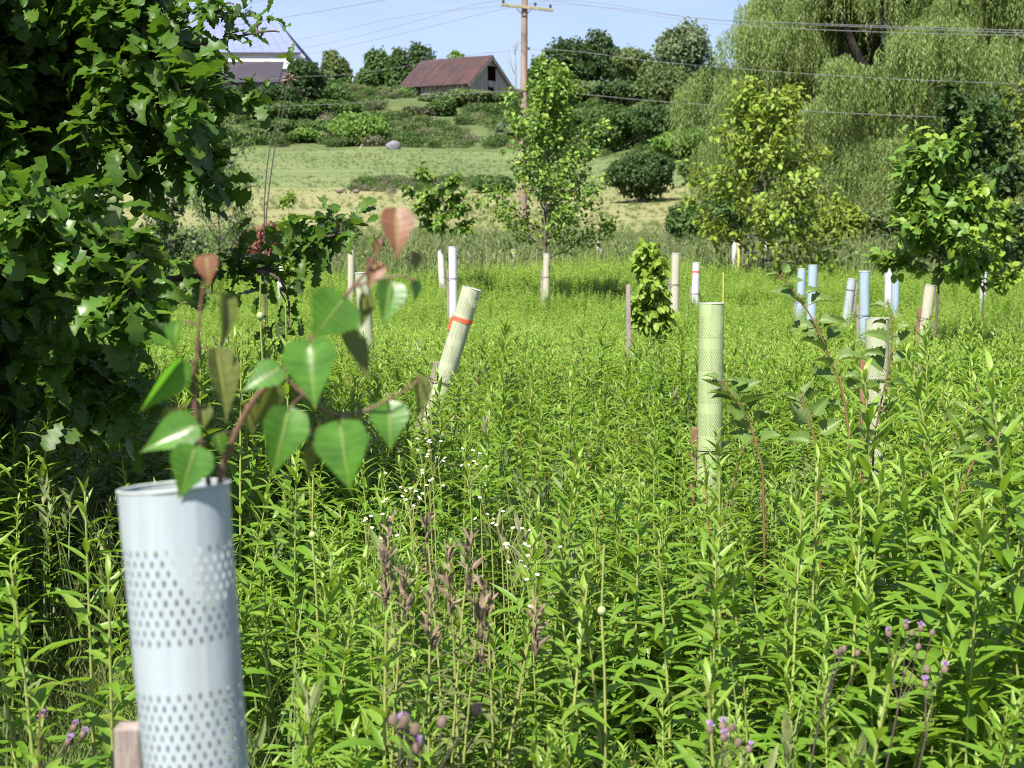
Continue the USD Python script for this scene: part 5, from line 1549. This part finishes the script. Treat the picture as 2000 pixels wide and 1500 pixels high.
scatter("/World/short_grass", SG, rng.integers(0, 3, len(x)), np.stack([x, y, hgt(x, y)], 1), yaw_tilt(rng.uniform(0, 6.28, len(x)), x * 0, x * 0), rng.uniform(.6, 1.4, len(x)), kind="stuff", label="short grass in the open corner beside the near tree guard", cat="grass")


n_ = 9000
x, y = rng.uniform(-32, 30, n_), rng.uniform(49, 140, n_)
k = (np.abs(x) < .38 * y + 3) & (meshkit.fbm(np.stack([x * .12, y * .12, x * 0], -1), 3, 6) > .42)
x, y = x[k], y[k]
scatter("/World/field_grass", SG, rng.integers(0, 3, len(x)), np.stack([x, y, hgt(x, y)], 1), yaw_tilt(rng.uniform(0, 6.28, len(x)), x * 0, x * 0), rng.uniform(.5, 1.5, len(x)), kind="stuff", label="uneven tufts left standing on the mown fields", cat="grass")


# weeds on the bank between the two fields, and rough growth on the slope
def weed_clump(name, seed, n_, w, h, size, mat):
    r_ = np.random.default_rng(seed); p_ = proto(name)
    mesh("leaves", crown_mesh(r_, lobes_for(r_, w, h, 0, "bush"), n_, size, DIAMOND, seed=seed), "leaf_" + mat, p_, kind="stuff")
    return p_


WC = [weed_clump("weed_clump", 1600 + k, 500, 1.8, .9, .13, mt) for k, mt in enumerate(("mauve_weed", "olive_green", "mid_green"))]
n_ = 110
x = np.r_[rng.uniform(-11.5, -6.5, 75), rng.uniform(-6.5, 0, 35)]; y = 105.5 + rng.normal(size=n_) * 2.0 + (x + 7) * .15
idx_ = np.where((x > -10.5) & (x < -6), rng.choice([0, 0, 0, 1, 2], n_), rng.choice([0, 1, 2, 2], n_))
scatter("/World/bank_weeds", WC, idx_, np.stack([x, y, hgt(x, y)], 1), yaw_tilt(rng.uniform(0, 6.28, n_), x * 0, x * 0), rng.uniform(.35, .95, n_), kind="stuff", label="mauve and green weeds on the bank between the two mown fields", cat="weeds")
n_ = 2600
x = rng.uniform(-60, 40, n_); y = rng.uniform(139, 205, n_)
sx_ = np.clip((x - 1) / 22, 0, 1)
bottom = 143 - 62 * sx_
y = bottom + (y - 139) * (205 - bottom) / 66
dens = meshkit.fbm(np.stack([x * .09, y * .06, x * 0], -1), 3, 12)
openness = np.exp(-((x + 4) / 6.0) ** 2 - ((y - 152) / 7) ** 2)          # the grassy slope under the barn stays open
k = (dens > .33) & (rng.random(n_) > openness * .85) & (np.hypot(x - bc[0], y - bc[1]) > 9)
x, y = x[k], y[k]
scatter("/World/hillside_scrub", WC, rng.choice([0, 1, 1, 2, 2, 2], len(x)), np.stack([x, y, hgt(x, y) - .1], 1), yaw_tilt(rng.uniform(0, 6.28, len(x)), x * 0, x * 0), rng.uniform(.6, 1.9, len(x)), kind="stuff", label="rough weeds and brambles covering the hillside below the barn", cat="scrub")

# two geese grazing on the mown field
for k, px_ in enumerate((663, 696)):
    q = P(px_, 377, 97); q[2] = gz(q[0], 97)
    t = thing("goose", ("brown goose grazing on the mown field, the one nearer the oak" if k == 0 else "brown goose grazing on the mown field, the one nearer the mauve weeds"), "bird", q, rotz=160 if k else 15)
    s = trimesh.creation.icosphere(2, 1.0); v = np.array(s.vertices) * [.30, .15, .15]; v[:, 2] += np.maximum(-v[:, 0] - .15, 0) * .4 + .30
    mesh("body", (v, s.faces), "goose_feather", t, smooth=True)
    mesh("neck", tube(bezier([(.22, 0, .36), (.34, 0, .46), (.40, 0, .30), (.46, 0, .16)], 8), np.linspace(.05, .035, 8), 7), "goose_black", t, smooth=True)
    for s_ in (-1, 1):
        mesh("leg", tube([(0.0, s_ * .06, .2), (.02, s_ * .06, 0)], .012, 5), "goose_black", t)
